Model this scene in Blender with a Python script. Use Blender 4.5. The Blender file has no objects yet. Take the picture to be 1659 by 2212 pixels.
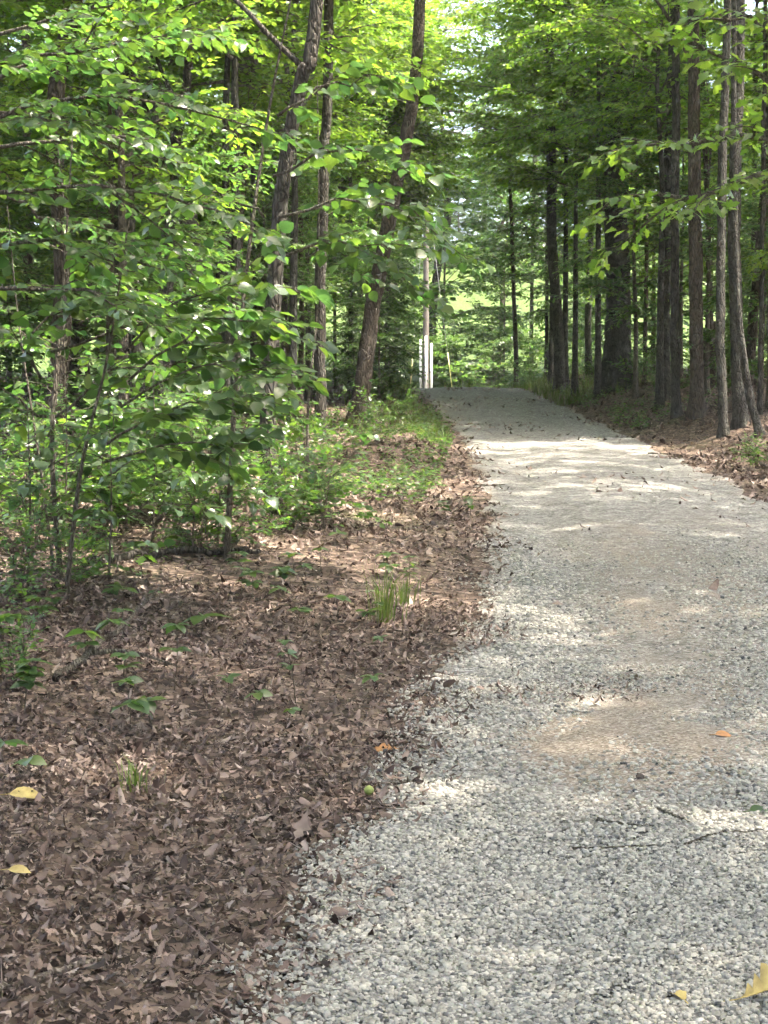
import bpy, math, random
import numpy as np
from mathutils import Vector, Matrix

# ------------------------------------------------------------------ camera, sky, sun, exposure
scene = bpy.context.scene
CAM_H, PITCH = 1.6, math.atan(54 / 1538)
cam_d = bpy.data.cameras.new('camera'); cam = bpy.data.objects.new('camera', cam_d)
scene.collection.objects.link(cam); scene.camera = cam
cam.location = (0, 0, CAM_H); cam.rotation_euler = (math.pi / 2 - PITCH, 0, 0)
cam_d.sensor_fit = 'VERTICAL'; cam_d.sensor_height = 36; cam_d.lens = 1538 / 1024 * 36
cam_d.clip_start = 0.05; cam_d.clip_end = 2000
scene.render.resolution_x, scene.render.resolution_y = 768, 1024

SUN_EL, SUN_AZ = math.radians(66), math.radians(108)      # azimuth clockwise from +Y (ahead) towards +X (right)
world = bpy.data.worlds.new('World'); scene.world = world; world.use_nodes = True
wn = world.node_tree.nodes; wl = world.node_tree.links; wn.clear()
sky = wn.new('ShaderNodeTexSky'); sky.sky_type = 'NISHITA'; sky.sun_disc = False
sky.sun_elevation = SUN_EL; sky.sun_rotation = SUN_AZ; sky.air_density = .8; sky.dust_density = 5.0; sky.ozone_density = .3
bg = wn.new('ShaderNodeBackground'); bg.inputs['Strength'].default_value = 0.15
wo = wn.new('ShaderNodeOutputWorld'); wl.new(sky.outputs[0], bg.inputs[0]); wl.new(bg.outputs[0], wo.inputs[0])
sun_d = bpy.data.lights.new('sun', 'SUN'); sun_d.energy = 4.0; sun_d.angle = math.radians(0.6); sun_d.color = (1, .95, .86)
sun = bpy.data.objects.new('sun', sun_d); scene.collection.objects.link(sun)
to_sun = Vector((math.sin(SUN_AZ) * math.cos(SUN_EL), math.cos(SUN_AZ) * math.cos(SUN_EL), math.sin(SUN_EL)))
sun.rotation_euler = to_sun.to_track_quat('Z', 'Y').to_euler(); sun.location = to_sun * 60

scene.view_settings.view_transform = 'Standard'; scene.view_settings.look = 'None'
scene.view_settings.gamma = 1; scene.view_settings.use_curve_mapping = False
scene.view_settings.exposure = 2.68
scene.view_settings.use_white_balance = True; scene.view_settings.white_balance_temperature = 7000
scene.cycles.use_denoising = True
scene.cycles.max_bounces = 5; scene.cycles.diffuse_bounces = 3; scene.cycles.transmission_bounces = 4
scene.cycles.glossy_bounces = 1; scene.cycles.use_adaptive_sampling = True; scene.cycles.adaptive_threshold = .06; scene.cycles.adaptive_min_samples = 10; scene.cycles.caustics_reflective = False; scene.cycles.caustics_refractive = False
scene.cycles.sample_clamp_indirect = 6

C = scene.collection
R = np.random.default_rng(7)
rnd = random.Random(11)

# ------------------------------------------------------------------ small helpers
def lerp(a, b, t): return a + (b - a) * t
def sstep(a, b, x):
    t = np.clip((x - a) / (b - a), 0, 1); return t * t * (3 - 2 * t)
def vnoise(x, y, seed=0):
    x = np.asarray(x, float); y = np.asarray(y, float)
    xi = np.floor(x).astype(np.int64); yi = np.floor(y).astype(np.int64); xf = x - xi; yf = y - yi
    def h(a, b):
        n = (a * 374761393 + b * 668265263 + seed * 974711) & 0xffffffff
        n = ((n ^ (n >> 13)) * 1274126177) & 0xffffffff
        return ((n ^ (n >> 16)) & 0xffff) / 65535.0
    u = xf * xf * (3 - 2 * xf); v = yf * yf * (3 - 2 * yf)
    return lerp(lerp(h(xi, yi), h(xi + 1, yi), u), lerp(h(xi, yi + 1), h(xi + 1, yi + 1), u), v)
def fbm(x, y, seed=0, o=3):
    s = 0; a = .5; f = 1
    for i in range(o): s = s + a * vnoise(np.asarray(x) * f, np.asarray(y) * f, seed + i * 17); a *= .5; f *= 2.03
    return s

# terrain: the road climbs, crests about 46 m away and drops behind
_py = np.array([-40, 0, 17.5, 23, 35, 43, 46, 50, 58, 62, 75, 95, 130, 200.])
_pz = np.array([-2.5, 0, 1.12, 1.53, 2.50, 3.4, 3.69, 3.80, 3.72, 3.9, 6.6, 11.5, 19, 24.])
_ty = np.arange(-40, 200, .25); _tz = np.interp(_ty, _py, _pz)
_k = np.exp(-.5 * (np.arange(-8, 9) * .25 / .8) ** 2); _k /= _k.sum()
_tz2 = np.convolve(np.pad(_tz, 8, mode='edge'), _k, mode='valid')
def prof(y): return np.interp(y, _ty, _tz2)
_ey = np.array([-40, 0, 3.7, 7.35, 10.1, 17.5, 23, 35, 46, 50, 53, 60, 200.])
_el = np.array([-7, -.95, -.32, .24, .67, 1.21, 1.36, 1.42, .84, .4, -.4, -.4, -.4])
_er = np.array([-3.4, 2.3, 2.95, 3.45, 3.85, 4.37, 4.52, 4.62, 4.15, 4.0, 4.6, 4.6, 4.6])
def _sm(v):
    t = np.interp(_ty, _ey, v); k = np.exp(-.5 * (np.arange(-16, 17) * .25 / 1.8) ** 2); k /= k.sum()
    return np.convolve(np.pad(t, 16, mode='edge'), k, mode='valid')
_tl, _tr = _sm(_el), _sm(_er)
def xl(y): return np.interp(y, _ty, _tl)
def xr(y): return np.interp(y, _ty, _tr)
def ground(x, y):
    x = np.asarray(x, float); y = np.asarray(y, float)
    sr = x - xr(y); sl = xl(y) - x
    fl = 1 - sstep(48, 52, y) * sstep(64, 59.5, y)
    z = prof(y) + fl * (.5 * sstep(-.1, 2.4, sr) * sstep(12, 24, y) + .05 * np.clip(sr - 2, 0, 14) + .1 * sstep(0, 1.2, sl) + .02 * np.clip(sl - 2, 0, 12))
    off = np.maximum(sstep(0, .8, sr), sstep(0, .8, sl))
    z = z + off * fl * ((fbm(x * .8, y * .8, 5) - .45) * .16 + (vnoise(x * .25, y * .25, 9) - .5) * .22)
    ins = np.clip(np.minimum(-sr, -sl), 0, 3)
    return z + .03 * sstep(0, 1.4, ins) * sstep(3.2, 1.2, ins * 1.0 + 0) - .02 * sstep(.25, .6, ins) * sstep(1.0, .6, ins)
def ray(vx, vy):
    "direction through photograph position (1659 x 2212 scale)"
    rx = (vx * .46293 - 384) / 1538; ry = (512 - vy * .46293) / 1538
    c, s = math.cos(PITCH), math.sin(PITCH)
    return np.array([rx, c + ry * s, -s + ry * c])
def at(vx, vy, d):
    r = ray(vx, vy); return np.array([0, 0, CAM_H]) + r * (d / r[1])
def hit(vx, vy, dmax=60):
    r = ray(vx, vy)
    d = np.arange(2.5, dmax, .04); Q = np.array([0, 0, CAM_H])[None] + r[None] * (d / r[1])[:, None]
    i = np.nonzero(Q[:, 2] <= ground(Q[:, 0], d))[0]
    if len(i): return Q[i[0]]
    p = at(vx, vy, dmax); p[2] = float(ground(p[0], dmax)); return p
def onground(x, y, dz=0.0): return np.array([x, y, float(ground(x, y)) + dz])

# ------------------------------------------------------------------ meshes and objects
def mesh(name, V, T, mats, midx=None, smooth=False):
    V = np.ascontiguousarray(V, dtype=np.float32); T = np.ascontiguousarray(T, dtype=np.int32)
    me = bpy.data.meshes.new(name); n = len(T)
    me.vertices.add(len(V)); me.vertices.foreach_set('co', V.ravel())
    k = T.shape[1]
    me.loops.add(n * k); me.loops.foreach_set('vertex_index', T.ravel())
    me.polygons.add(n); me.polygons.foreach_set('loop_start', np.arange(0, n * k, k, dtype=np.int32))
    if smooth: me.polygons.foreach_set('use_smooth', np.ones(n, dtype=bool))
    for m in mats: me.materials.append(m)
    if midx is not None: me.polygons.foreach_set('material_index', np.ascontiguousarray(midx, dtype=np.int32))
    me.update(calc_edges=True); return me
def obj(name, me, parent=None, loc=None):
    o = bpy.data.objects.new(name, me); C.objects.link(o)
    if parent: o.parent = parent
    if loc is not None: o.location = Vector(loc)
    return o
def tag(o, label=None, cat=None, group=None, kind=None):
    if label: o['label'] = label
    if cat: o['category'] = cat
    if group: o['group'] = group
    if kind: o['kind'] = kind
    return o
def thing(name, loc, label, cat, group=None, rz=0.0, s=1.0):
    e = bpy.data.objects.new(name, None); C.objects.link(e); e.empty_display_size = .1
    e.location = Vector(loc); e.rotation_euler = (0, 0, rz); e.scale = (s, s, s)
    return tag(e, label, cat, group)
def copy_tree(root, loc, rz, s, label=None, group=None, sz=1.0):
    r = root.copy(); C.objects.link(r); r.location = Vector(loc); r.rotation_euler = (0, 0, rz); r.scale = (s, s, s * sz)
    if label: r['label'] = label
    if group: r['group'] = group
    for ch in root.children:
        c = ch.copy(); C.objects.link(c); c.parent = r
        for g in ch.children:
            d = g.copy(); C.objects.link(d); d.parent = c
    return r
class Acc:
    def __init__(s): s.V = []; s.T = []; s.M = []; s.n = 0
    def add(s, V, T, m=0):
        if len(V) == 0: return
        s.V.append(V); s.T.append(T + s.n); s.M.append(np.full(len(T), m)); s.n += len(V)
    def mesh(s, name, mats, smooth=False, origin=None):
        V = np.concatenate(s.V); T = np.concatenate(s.T)
        if origin is not None: V = V - np.asarray(origin)
        return mesh(name, V, T, mats, np.concatenate(s.M) if len(mats) > 1 else None, smooth)
def frames(P):
    T = np.gradient(P, axis=0); T /= np.linalg.norm(T, axis=1, keepdims=True) + 1e-9
    a = np.array([0, 0, 1.]) if abs(T[0, 2]) < .85 else np.array([1., 0, 0])
    N = np.zeros_like(P); n = a - T[0] * (a @ T[0]); N[0] = n / np.linalg.norm(n)
    for i in range(1, len(P)):
        n = N[i - 1] - T[i] * (N[i - 1] @ T[i]); N[i] = n / (np.linalg.norm(n) + 1e-9)
    return T, N, np.cross(T, N)
def tube(P, rad, sides=6, ridge=None):
    P = np.asarray(P, float); rad = np.asarray(rad, float); n = len(P)
    T, N, B = frames(P); a = np.arange(sides) * 2 * np.pi / sides
    rr = rad[:, None] * (np.ones((n, sides)) if ridge is None else ridge)
    V = P[:, None] + rr[..., None] * (np.cos(a)[None, :, None] * N[:, None] + np.sin(a)[None, :, None] * B[:, None])
    V = V.reshape(-1, 3); i = np.arange(n - 1)[:, None] * sides; j = np.arange(sides)[None]; j2 = (j + 1) % sides
    q = np.stack([i + j, i + j2, i + sides + j2, i + sides + j], -1).reshape(-1, 4)
    Tt = np.concatenate([q[:, [0, 1, 2]], q[:, [0, 2, 3]]])
    V = np.vstack([V, P[-1:], P[:1]]); e = (n - 1) * sides; k = len(V) - 2
    top = np.stack([e + np.arange(sides), e + (np.arange(sides) + 1) % sides, np.full(sides, k)], -1)
    bot = np.stack([(np.arange(sides) + 1) % sides, np.arange(sides), np.full(sides, k + 1)], -1)
    return V, np.concatenate([Tt, top, bot])
def spline(pts, n):
    "Catmull-Rom through the points"
    p = np.asarray(pts, float); p = np.vstack([2 * p[0] - p[1], p, 2 * p[-1] - p[-2]]); m = len(p) - 3
    t = np.linspace(0, m - 1e-6, n); i = t.astype(int); f = (t - i)[:, None]
    a, b, c, d = p[i], p[i + 1], p[i + 2], p[i + 3]
    return .5 * (2 * b + (c - a) * f + (2 * a - 5 * b + 4 * c - d) * f ** 2 + (3 * b - a - 3 * c + d) * f ** 3)

# leaf shapes: base at the origin, tip along +Y, face up +Z, unit length
def leaf_shape(ts, ws, fold=.18, droop=.12, curl=0.0, rib=True):
    ts = np.asarray(ts, float); ws = np.asarray(ws, float)
    mid = np.stack([0 * ts, ts, -droop * ts ** 2], -1)
    L = np.stack([-ws, ts, -droop * ts ** 2 + fold * ws + curl * ws ** 2], -1); Rr = L * [-1, 1, 1]
    V = np.vstack([mid, L, Rr]); n = len(ts); T = []
    for i in range(n - 1):
        for o, flip in ((n, False), (2 * n, True)):
            q = [i, i + 1, o + i + 1, o + i]
            for t in ([q[0], q[1], q[2]], [q[0], q[2], q[3]]):
                a, b, c = V[t[0]], V[t[1]], V[t[2]]
                if np.linalg.norm(np.cross(b - a, c - a)) < 1e-6: continue
                T.append(t if flip is False else t[::-1])
    T = np.array(T)[:, ::-1]
    used = np.unique(T); remap = -np.ones(len(V), int); remap[used] = np.arange(len(used))
    return V[used], remap[T]
LEAF_LO = (np.array([[0, 0, 0], [-.3, .45, .06], [0, 1, -.1], [.3, .45, .06]]), np.array([[0, 2, 1], [0, 3, 2]]))
LEAF_MID = (np.array([[0, 0, 0], [-.27, .28, .05], [-.27, .66, .0], [0, 1, -.12], [.27, .66, .0], [.27, .28, .05]]), np.array([[0, 3, 2], [0, 2, 1], [0, 4, 3], [0, 5, 4]]))
LEAF_HI = leaf_shape([0, .08, .22, .4, .58, .75, .9, 1], [0, .12, .25, .31, .29, .21, .09, 0], .22, .22)
LEAF_BROAD = leaf_shape([0, .06, .18, .36, .55, .73, .89, 1], [0, .2, .35, .42, .38, .28, .11, 0], .18, .25)
LEAF_NARROW = leaf_shape([0, .1, .3, .5, .7, .88, 1], [0, .1, .18, .2, .16, .08, 0], .2, .25)
_ot = [0, .1, .2, .27, .36, .44, .52, .62, .69, .8, .9, 1]; _ow = [.012, .05, .17, .09, .26, .16, .34, .3, .14, .2, .1, 0]
LEAF_OAK = leaf_shape(_ot, _ow, .12, .25)
LEAF_OAKLO = leaf_shape([0, .2, .3, .5, .65, 1], [.01, .19, .1, .32, .14, 0], .15, .2)
DRY = [leaf_shape(_ot, _ow, -.15, .35, 1.0), leaf_shape([0, .2, .32, .5, .66, 1], [.03, .2, .1, .33, .13, 0.02], .15, -.35, -1.0), leaf_shape([0, .3, .7, 1], [.1, .29, .25, .05], .2, .4, 1.2),
       leaf_shape([0, .25, .7, 1], [.08, .28, .26, .1], -.15, -.4, -1.2), leaf_shape([0, .3, .65, 1], [.14, .3, .26, .12], .1, .5, .9)]
DRY_LO = [leaf_shape([0, .3, .65, 1], [0, .28, .26, 0], .6, .35), leaf_shape([0, .25, .45, .7, 1], [0, .26, .14, .3, 0], -.4, -.35)]

def rot_from(d, nrm):
    "matrices with +Y along d, +Z near nrm; arrays n x 3"
    d = d / (np.linalg.norm(d, axis=1, keepdims=True) + 1e-9)
    x = np.cross(d, nrm); x /= np.linalg.norm(x, axis=1, keepdims=True) + 1e-9
    z = np.cross(x, d); return np.stack([x, d, z], -1)
def place(tmpl, P, M, s):
    V, T = tmpl; n = len(P)
    if n == 0: return np.zeros((0, 3)), np.zeros((0, 3), int)
    s = np.asarray(s); s = s[:, None] if s.ndim == 1 else s
    W = np.einsum('nij,nvj->nvi', M, V[None] * s[:, None, :]) + P[:, None]
    return W.reshape(-1, 3), (T[None] + (np.arange(n) * len(V))[:, None, None]).reshape(-1, 3)

# ------------------------------------------------------------------ materials
def newmat(name):
    m = bpy.data.materials.new(name); m.use_nodes = True; nt = m.node_tree; nt.nodes.clear()
    out = nt.nodes.new('ShaderNodeOutputMaterial'); return m, nt, out
def nd(nt, t, **kw):
    n = nt.nodes.new(t)
    for k, v in kw.items():
        if k.startswith('i_'):
            key = k[2:]; key = int(key) if key.isdigit() else key.replace('_', ' ')
            n.inputs[key].default_value = v
        else: setattr(n, k, v)
    return n
def ramp(nt, src, stops, interp='LINEAR'):
    r = nd(nt, 'ShaderNodeValToRGB'); r.color_ramp.interpolation = interp; e = r.color_ramp.elements
    while len(e) > 1: e.remove(e[-1])
    e[0].position = stops[0][0]; e[0].color = (*stops[0][1], 1)
    for p, c in stops[1:]: k = e.new(p); k.color = (*c, 1)
    nt.links.new(src, r.inputs[0]); return r.outputs[0]
def mixc(nt, fac, a, b, mode='MIX'):
    m = nd(nt, 'ShaderNodeMix', data_type='RGBA', blend_type=mode)
    for v, i in ((fac, 0), (a, 6), (b, 7)):
        if hasattr(v, 'links'): nt.links.new(v, m.inputs[i])
        else: m.inputs[i].default_value = v if i == 0 else (*v, 1)
    return m.outputs[2]
def leaf_material(name, ref, tra, mix=.42, rough=.42, spec=.5, per_object=False):
    m, nt, out = newmat(name); L = nt.links
    if per_object: src = nd(nt, 'ShaderNodeObjectInfo').outputs['Random']
    else: src = nd(nt, 'ShaderNodeNewGeometry').outputs['Random Per Island']
    n = len(ref)
    cr = ramp(nt, src, [(i / max(n - 1, 1), c) for i, c in enumerate(ref)])
    ct = ramp(nt, src, [(i / max(n - 1, 1), c) for i, c in enumerate(tra)])
    tc = nd(nt, 'ShaderNodeTexCoord'); nz = nd(nt, 'ShaderNodeTexNoise', i_Scale=9.0, i_Detail=3.0); L.new(tc.outputs['Object'], nz.inputs['Vector'])
    v = ramp(nt, nz.outputs[0], [(.3, (.78, .78, .78)), (.7, (1.15, 1.15, 1.1))])
    cr = mixc(nt, 1.0, cr, v, 'MULTIPLY')
    p = nd(nt, 'ShaderNodeBsdfPrincipled', i_Roughness=rough); p.inputs['Specular IOR Level'].default_value = spec
    t = nd(nt, 'ShaderNodeBsdfTranslucent'); mx = nd(nt, 'ShaderNodeMixShader'); mx.inputs[0].default_value = mix
    L.new(cr, p.inputs['Base Color']); L.new(ct, t.inputs[0]); L.new(p.outputs[0], mx.inputs[1]); L.new(t.outputs[0], mx.inputs[2])
    L.new(mx.outputs[0], out.inputs[0]); return m
GR = [(.036, .07, .03), (.05, .088, .03), (.042, .076, .04), (.07, .108, .03), (.05, .086, .038)]
GT = [(.11, .27, .05), (.16, .33, .04), (.1, .26, .065), (.26, .43, .045), (.14, .31, .05)]
M_LEAF = leaf_material('green_foliage', GR, GT, .42, .34, .6)
M_LEAF_OBJ = leaf_material('green_leaf', GR, GT, .3, .3, .6, per_object=True)
M_OAK_SUNLIT = leaf_material('sunlit_oak_foliage', [(.04, .09, .02), (.055, .11, .02), (.075, .125, .025)], [(.18, .36, .045), (.24, .42, .04), (.33, .48, .05)], .5, .42, .5)  # yellow-green and extra translucent, standing in for sun on the leaves
M_OAK_OBJ = leaf_material('oak_leaf', [(.04, .09, .02), (.055, .11, .02), (.075, .125, .025)], [(.18, .36, .045), (.24, .42, .04), (.33, .48, .05)], .45, .36, .5, per_object=True)
M_GRASS = leaf_material('grass_blades', [(.045, .085, .02), (.065, .105, .026), (.1, .11, .045)], [(.16, .28, .03), (.22, .32, .04), (.28, .3, .09)], .3, .5, .3)
def dry_material(name, cols, per_object=False):
    m, nt, out = newmat(name); L = nt.links
    src = nd(nt, 'ShaderNodeObjectInfo').outputs['Random'] if per_object else nd(nt, 'ShaderNodeNewGeometry').outputs['Random Per Island']
    c = ramp(nt, src, [(i / (len(cols) - 1), k) for i, k in enumerate(cols)])
    tc = nd(nt, 'ShaderNodeTexCoord'); nz = nd(nt, 'ShaderNodeTexNoise', i_Scale=25.0, i_Detail=4.0); L.new(tc.outputs['Object'], nz.inputs['Vector'])
    c = mixc(nt, 1.0, c, ramp(nt, nz.outputs[0], [(.3, (.6, .58, .55)), (.7, (1.2, 1.2, 1.2))]), 'MULTIPLY')
    p = nd(nt, 'ShaderNodeBsdfPrincipled', i_Roughness=.62); p.inputs['Specular IOR Level'].default_value = .35
    t = nd(nt, 'ShaderNodeBsdfTranslucent'); mx = nd(nt, 'ShaderNodeMixShader'); mx.inputs[0].default_value = .12
    L.new(c, p.inputs['Base Color']); L.new(c, t.inputs[0]); L.new(p.outputs[0], mx.inputs[1]); L.new(t.outputs[0], mx.inputs[2]); L.new(mx.outputs[0], out.inputs[0])
    return m
DRYC = [(.02, .013, .01), (.092, .06, .048), (.18, .13, .108), (.045, .028, .022), (.36, .29, .25), (.1, .065, .05), (.26, .19, .158), (.027, .017, .014), (.145, .098, .078), (.32, .25, .212), (.062, .04, .032)]
M_DRY = dry_material('dry_leaves', DRYC); M_DRY_OBJ = dry_material('dry_leaf', DRYC, True)
M_YELLOW = dry_material('yellow_leaf', [(.42, .33, .12), (.38, .3, .13), (.46, .36, .13)], True)
M_ORANGE = dry_material('orange_leaf', [(.36, .17, .06), (.4, .2, .08)], True)
def bark_material(name, dark, light, lichen=.0, scale=1.0):
    m, nt, out = newmat(name); L = nt.links
    tc = nd(nt, 'ShaderNodeTexCoord'); mp = nd(nt, 'ShaderNodeMapping'); mp.inputs['Scale'].default_value = (1, 1, .26)
    L.new(tc.outputs['Object'], mp.inputs[0])
    vo = nd(nt, 'ShaderNodeTexVoronoi', feature='DISTANCE_TO_EDGE', i_Scale=26.0 * scale); nz = nd(nt, 'ShaderNodeTexNoise', i_Scale=14.0 * scale, i_Detail=6.0, i_Roughness=.65)
    nw = nd(nt, 'ShaderNodeTexNoise', i_Scale=6.0, i_Detail=2.0); L.new(mp.outputs[0], nw.inputs['Vector'])
    wv = mixc(nt, .12, mp.outputs[0], nw.outputs['Color'], 'ADD'); L.new(wv, vo.inputs['Vector']); L.new(mp.outputs[0], nz.inputs['Vector'])
    hgt = nd(nt, 'ShaderNodeMath', operation='MULTIPLY_ADD'); 
    vr = ramp(nt, vo.outputs['Distance'], [(0, (0, 0, 0)), (.22, (1, 1, 1))]); L.new(vr, hgt.inputs[0]); hgt.inputs[1].default_value = .6; L.new(nz.outputs[0], hgt.inputs[2])
    c = ramp(nt, hgt.outputs[0], [(.3, dark), (1.15, light)])
    lz = nd(nt, 'ShaderNodeTexNoise', i_Scale=3.2, i_Detail=5.0, i_Roughness=.7); L.new(tc.outputs['Object'], lz.inputs['Vector'])
    lf = ramp(nt, lz.outputs[0], [(.5, (0, 0, 0)), (.66, (lichen,) * 3)])
    c = mixc(nt, lf, c, (.2, .21, .17))
    b = nd(nt, 'ShaderNodeBump', i_Strength=1.0, i_Distance=.035); L.new(hgt.outputs[0], b.inputs['Height'])
    p = nd(nt, 'ShaderNodeBsdfPrincipled', i_Roughness=.9); p.inputs['Specular IOR Level'].default_value = .15
    L.new(c, p.inputs['Base Color']); L.new(b.outputs[0], p.inputs['Normal']); L.new(p.outputs[0], out.inputs[0]); return m
M_BARK = bark_material('brown_bark', (.016, .014, .012), (.078, .07, .06), .3)
M_BARK_GREY = bark_material('grey_bark', (.018, .017, .015), (.085, .08, .07), .45, 1.3)
M_BARK_DARK = bark_material('dark_bark', (.022, .018, .015), (.1, .082, .066), .15)
M_TWIG = bark_material('twig_bark', (.045, .038, .03), (.15, .13, .105), .3, 2)
M_DEADWOOD = bark_material('dead_wood', (.09, .07, .055), (.3, .25, .2), .1, 2)

def floor_material():
    m, nt, out = newmat('leaf_covered_soil'); L = nt.links
    tc = nd(nt, 'ShaderNodeTexCoord')
    v = nd(nt, 'ShaderNodeTexVoronoi', i_Scale=17.0, i_Randomness=1.0); v2 = nd(nt, 'ShaderNodeTexVoronoi', feature='DISTANCE_TO_EDGE', i_Scale=17.0)
    nz = nd(nt, 'ShaderNodeTexNoise', i_Scale=30.0, i_Detail=5.0); big = nd(nt, 'ShaderNodeTexNoise', i_Scale=.35, i_Detail=4.0)
    mp = mixc(nt, .05, tc.outputs['Object'], nz.outputs['Color'], 'ADD')
    for n in (nz, big): L.new(tc.outputs['Object'], n.inputs['Vector'])
    for n in (v, v2): L.new(mp, n.inputs['Vector'])
    sep = nd(nt, 'ShaderNodeSeparateColor'); L.new(v.outputs['Color'], sep.inputs[0])
    c = ramp(nt, sep.outputs[0], [(0, (.025, .017, .013)), (.35, (.08, .055, .042)), (.7, (.14, .1, .078)), (1, (.24, .18, .145))])
    c = mixc(nt, 1.0, c, ramp(nt, v2.outputs['Distance'], [(0, (.35, .33, .3)), (.1, (1, 1, 1))]), 'MULTIPLY')
    g = ramp(nt, big.outputs[0], [(.56, (0, 0, 0)), (.72, (.35, .35, .35))])
    c = mixc(nt, g, c, (.05, .075, .02))
    b = nd(nt, 'ShaderNodeBump', i_Strength=1.0, i_Distance=.03); L.new(sep.outputs[1], b.inputs['Height'])
    p = nd(nt, 'ShaderNodeBsdfPrincipled', i_Roughness=.85); p.inputs['Specular IOR Level'].default_value = .2
    L.new(c, p.inputs['Base Color']); L.new(b.outputs[0], p.inputs['Normal']); L.new(p.outputs[0], out.inputs[0]); return m
def road_material():
    m, nt, out = newmat('crushed_stone_road'); L = nt.links
    tc = nd(nt, 'ShaderNodeTexCoord')
    v = nd(nt, 'ShaderNodeTexVoronoi', i_Scale=42.0); v2 = nd(nt, 'ShaderNodeTexVoronoi', feature='DISTANCE_TO_EDGE', i_Scale=42.0)
    nz = nd(nt, 'ShaderNodeTexNoise', i_Scale=1.1, i_Detail=6.0, i_Roughness=.6); nf = nd(nt, 'ShaderNodeTexNoise', i_Scale=160.0, i_Detail=3.0)
    mp = nd(nt, 'ShaderNodeMapping'); mp.inputs['Scale'].default_value = (1.5, .45, 1); L.new(tc.outputs['Object'], mp.inputs[0]); L.new(mp.outputs[0], nz.inputs['Vector'])
    for n in (v, v2, nf): L.new(tc.outputs['Object'], n.inputs['Vector'])
    sep = nd(nt, 'ShaderNodeSeparateColor'); L.new(v.outputs['Color'], sep.inputs[0])
    c = ramp(nt, sep.outputs[0], [(0, (.07, .07, .065)), (.2, (.15, .149, .142)), (.6, (.245, .243, .23)), (1, (.37, .366, .345))])
    c = mixc(nt, 1.0, c, ramp(nt, v2.outputs['Distance'], [(0, (.4, .39, .37)), (.12, (1, 1, 1))]), 'MULTIPLY')
    nm = nd(nt, 'ShaderNodeTexNoise', i_Scale=5.0, i_Detail=9.0, i_Roughness=.75); L.new(tc.outputs['Object'], nm.inputs['Vector'])
    c = mixc(nt, 1.0, c, ramp(nt, nm.outputs[0], [(.33, (.45, .44, .42)), (.5, (.95, .95, .95)), (.68, (1.3, 1.3, 1.3))]), 'MULTIPLY')
    c = mixc(nt, .25, c, nf.outputs['Color'], 'OVERLAY')
    at_ = nd(nt, 'ShaderNodeAttribute', attribute_name='dirt')
    dm = nd(nt, 'ShaderNodeMath', operation='MULTIPLY'); L.new(at_.outputs['Fac'], dm.inputs[0])
    dr = ramp(nt, nz.outputs[0], [(.36, (.3, .3, .3)), (.62, (1, 1, 1))]); L.new(dr, dm.inputs[1])
    ft = nd(nt, 'ShaderNodeTexVoronoi', i_Scale=95.0); L.new(tc.outputs['Object'], ft.inputs['Vector']); fs = nd(nt, 'ShaderNodeSeparateColor'); L.new(ft.outputs['Color'], fs.inputs[0])
    dc = ramp(nt, fs.outputs[0], [(0, (.1, .08, .062)), (.3, (.19, .152, .118)), (.7, (.26, .21, .165)), (1, (.38, .335, .28))])
    c = mixc(nt, dm.outputs[0], c, dc)
    b = nd(nt, 'ShaderNodeBump', i_Strength=.8, i_Distance=.012); L.new(sep.outputs[1], b.inputs['Height'])
    p = nd(nt, 'ShaderNodeBsdfPrincipled', i_Roughness=.9); p.inputs['Specular IOR Level'].default_value = .2
    L.new(c, p.inputs['Base Color']); L.new(b.outputs[0], p.inputs['Normal']); L.new(p.outputs[0], out.inputs[0]); return m
def stone_material(name, per_object=False):
    m, nt, out = newmat(name); L = nt.links
    src = nd(nt, 'ShaderNodeObjectInfo').outputs['Random'] if per_object else nd(nt, 'ShaderNodeNewGeometry').outputs['Random Per Island']
    c = ramp(nt, src, [(0, (.05, .05, .05)), (.02, (.09, .09, .09)), (.06, (.17, .167, .155)), (.3, (.27, .26, .23)), (.6, (.36, .346, .305)), (.85, (.44, .424, .375)), (.93, (.32, .295, .25)), (1, (.2, .194, .18))])
    tc = nd(nt, 'ShaderNodeTexCoord'); nz = nd(nt, 'ShaderNodeTexNoise', i_Scale=60.0, i_Detail=4.0); L.new(tc.outputs['Object'], nz.inputs['Vector'])
    c = mixc(nt, 1.0, c, ramp(nt, nz.outputs[0], [(.3, (.75, .74, .72)), (.7, (1.1, 1.1, 1.1))]), 'MULTIPLY')
    p = nd(nt, 'ShaderNodeBsdfPrincipled', i_Roughness=.8); p.inputs['Specular IOR Level'].default_value = .3
    L.new(c, p.inputs['Base Color']); L.new(p.outputs[0], out.inputs[0]); return m
def plain(name, col, rough=.6, spec=.4, noise=.15):
    m, nt, out = newmat(name); L = nt.links
    tc = nd(nt, 'ShaderNodeTexCoord'); nz = nd(nt, 'ShaderNodeTexNoise', i_Scale=12.0, i_Detail=5.0); L.new(tc.outputs['Object'], nz.inputs['Vector'])
    c = mixc(nt, 1.0, col, ramp(nt, nz.outputs[0], [(.3, (1 - noise,) * 3), (.7, (1 + noise,) * 3)]), 'MULTIPLY')
    p = nd(nt, 'ShaderNodeBsdfPrincipled', i_Roughness=rough); p.inputs['Specular IOR Level'].default_value = spec
    L.new(c, p.inputs['Base Color']); L.new(p.outputs[0], out.inputs[0]); return m
M_FLOOR = floor_material(); M_ROAD = road_material(); M_STONE = stone_material('gravel_stones'); M_STONE_OBJ = stone_material('gravel_stone', True)

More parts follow.
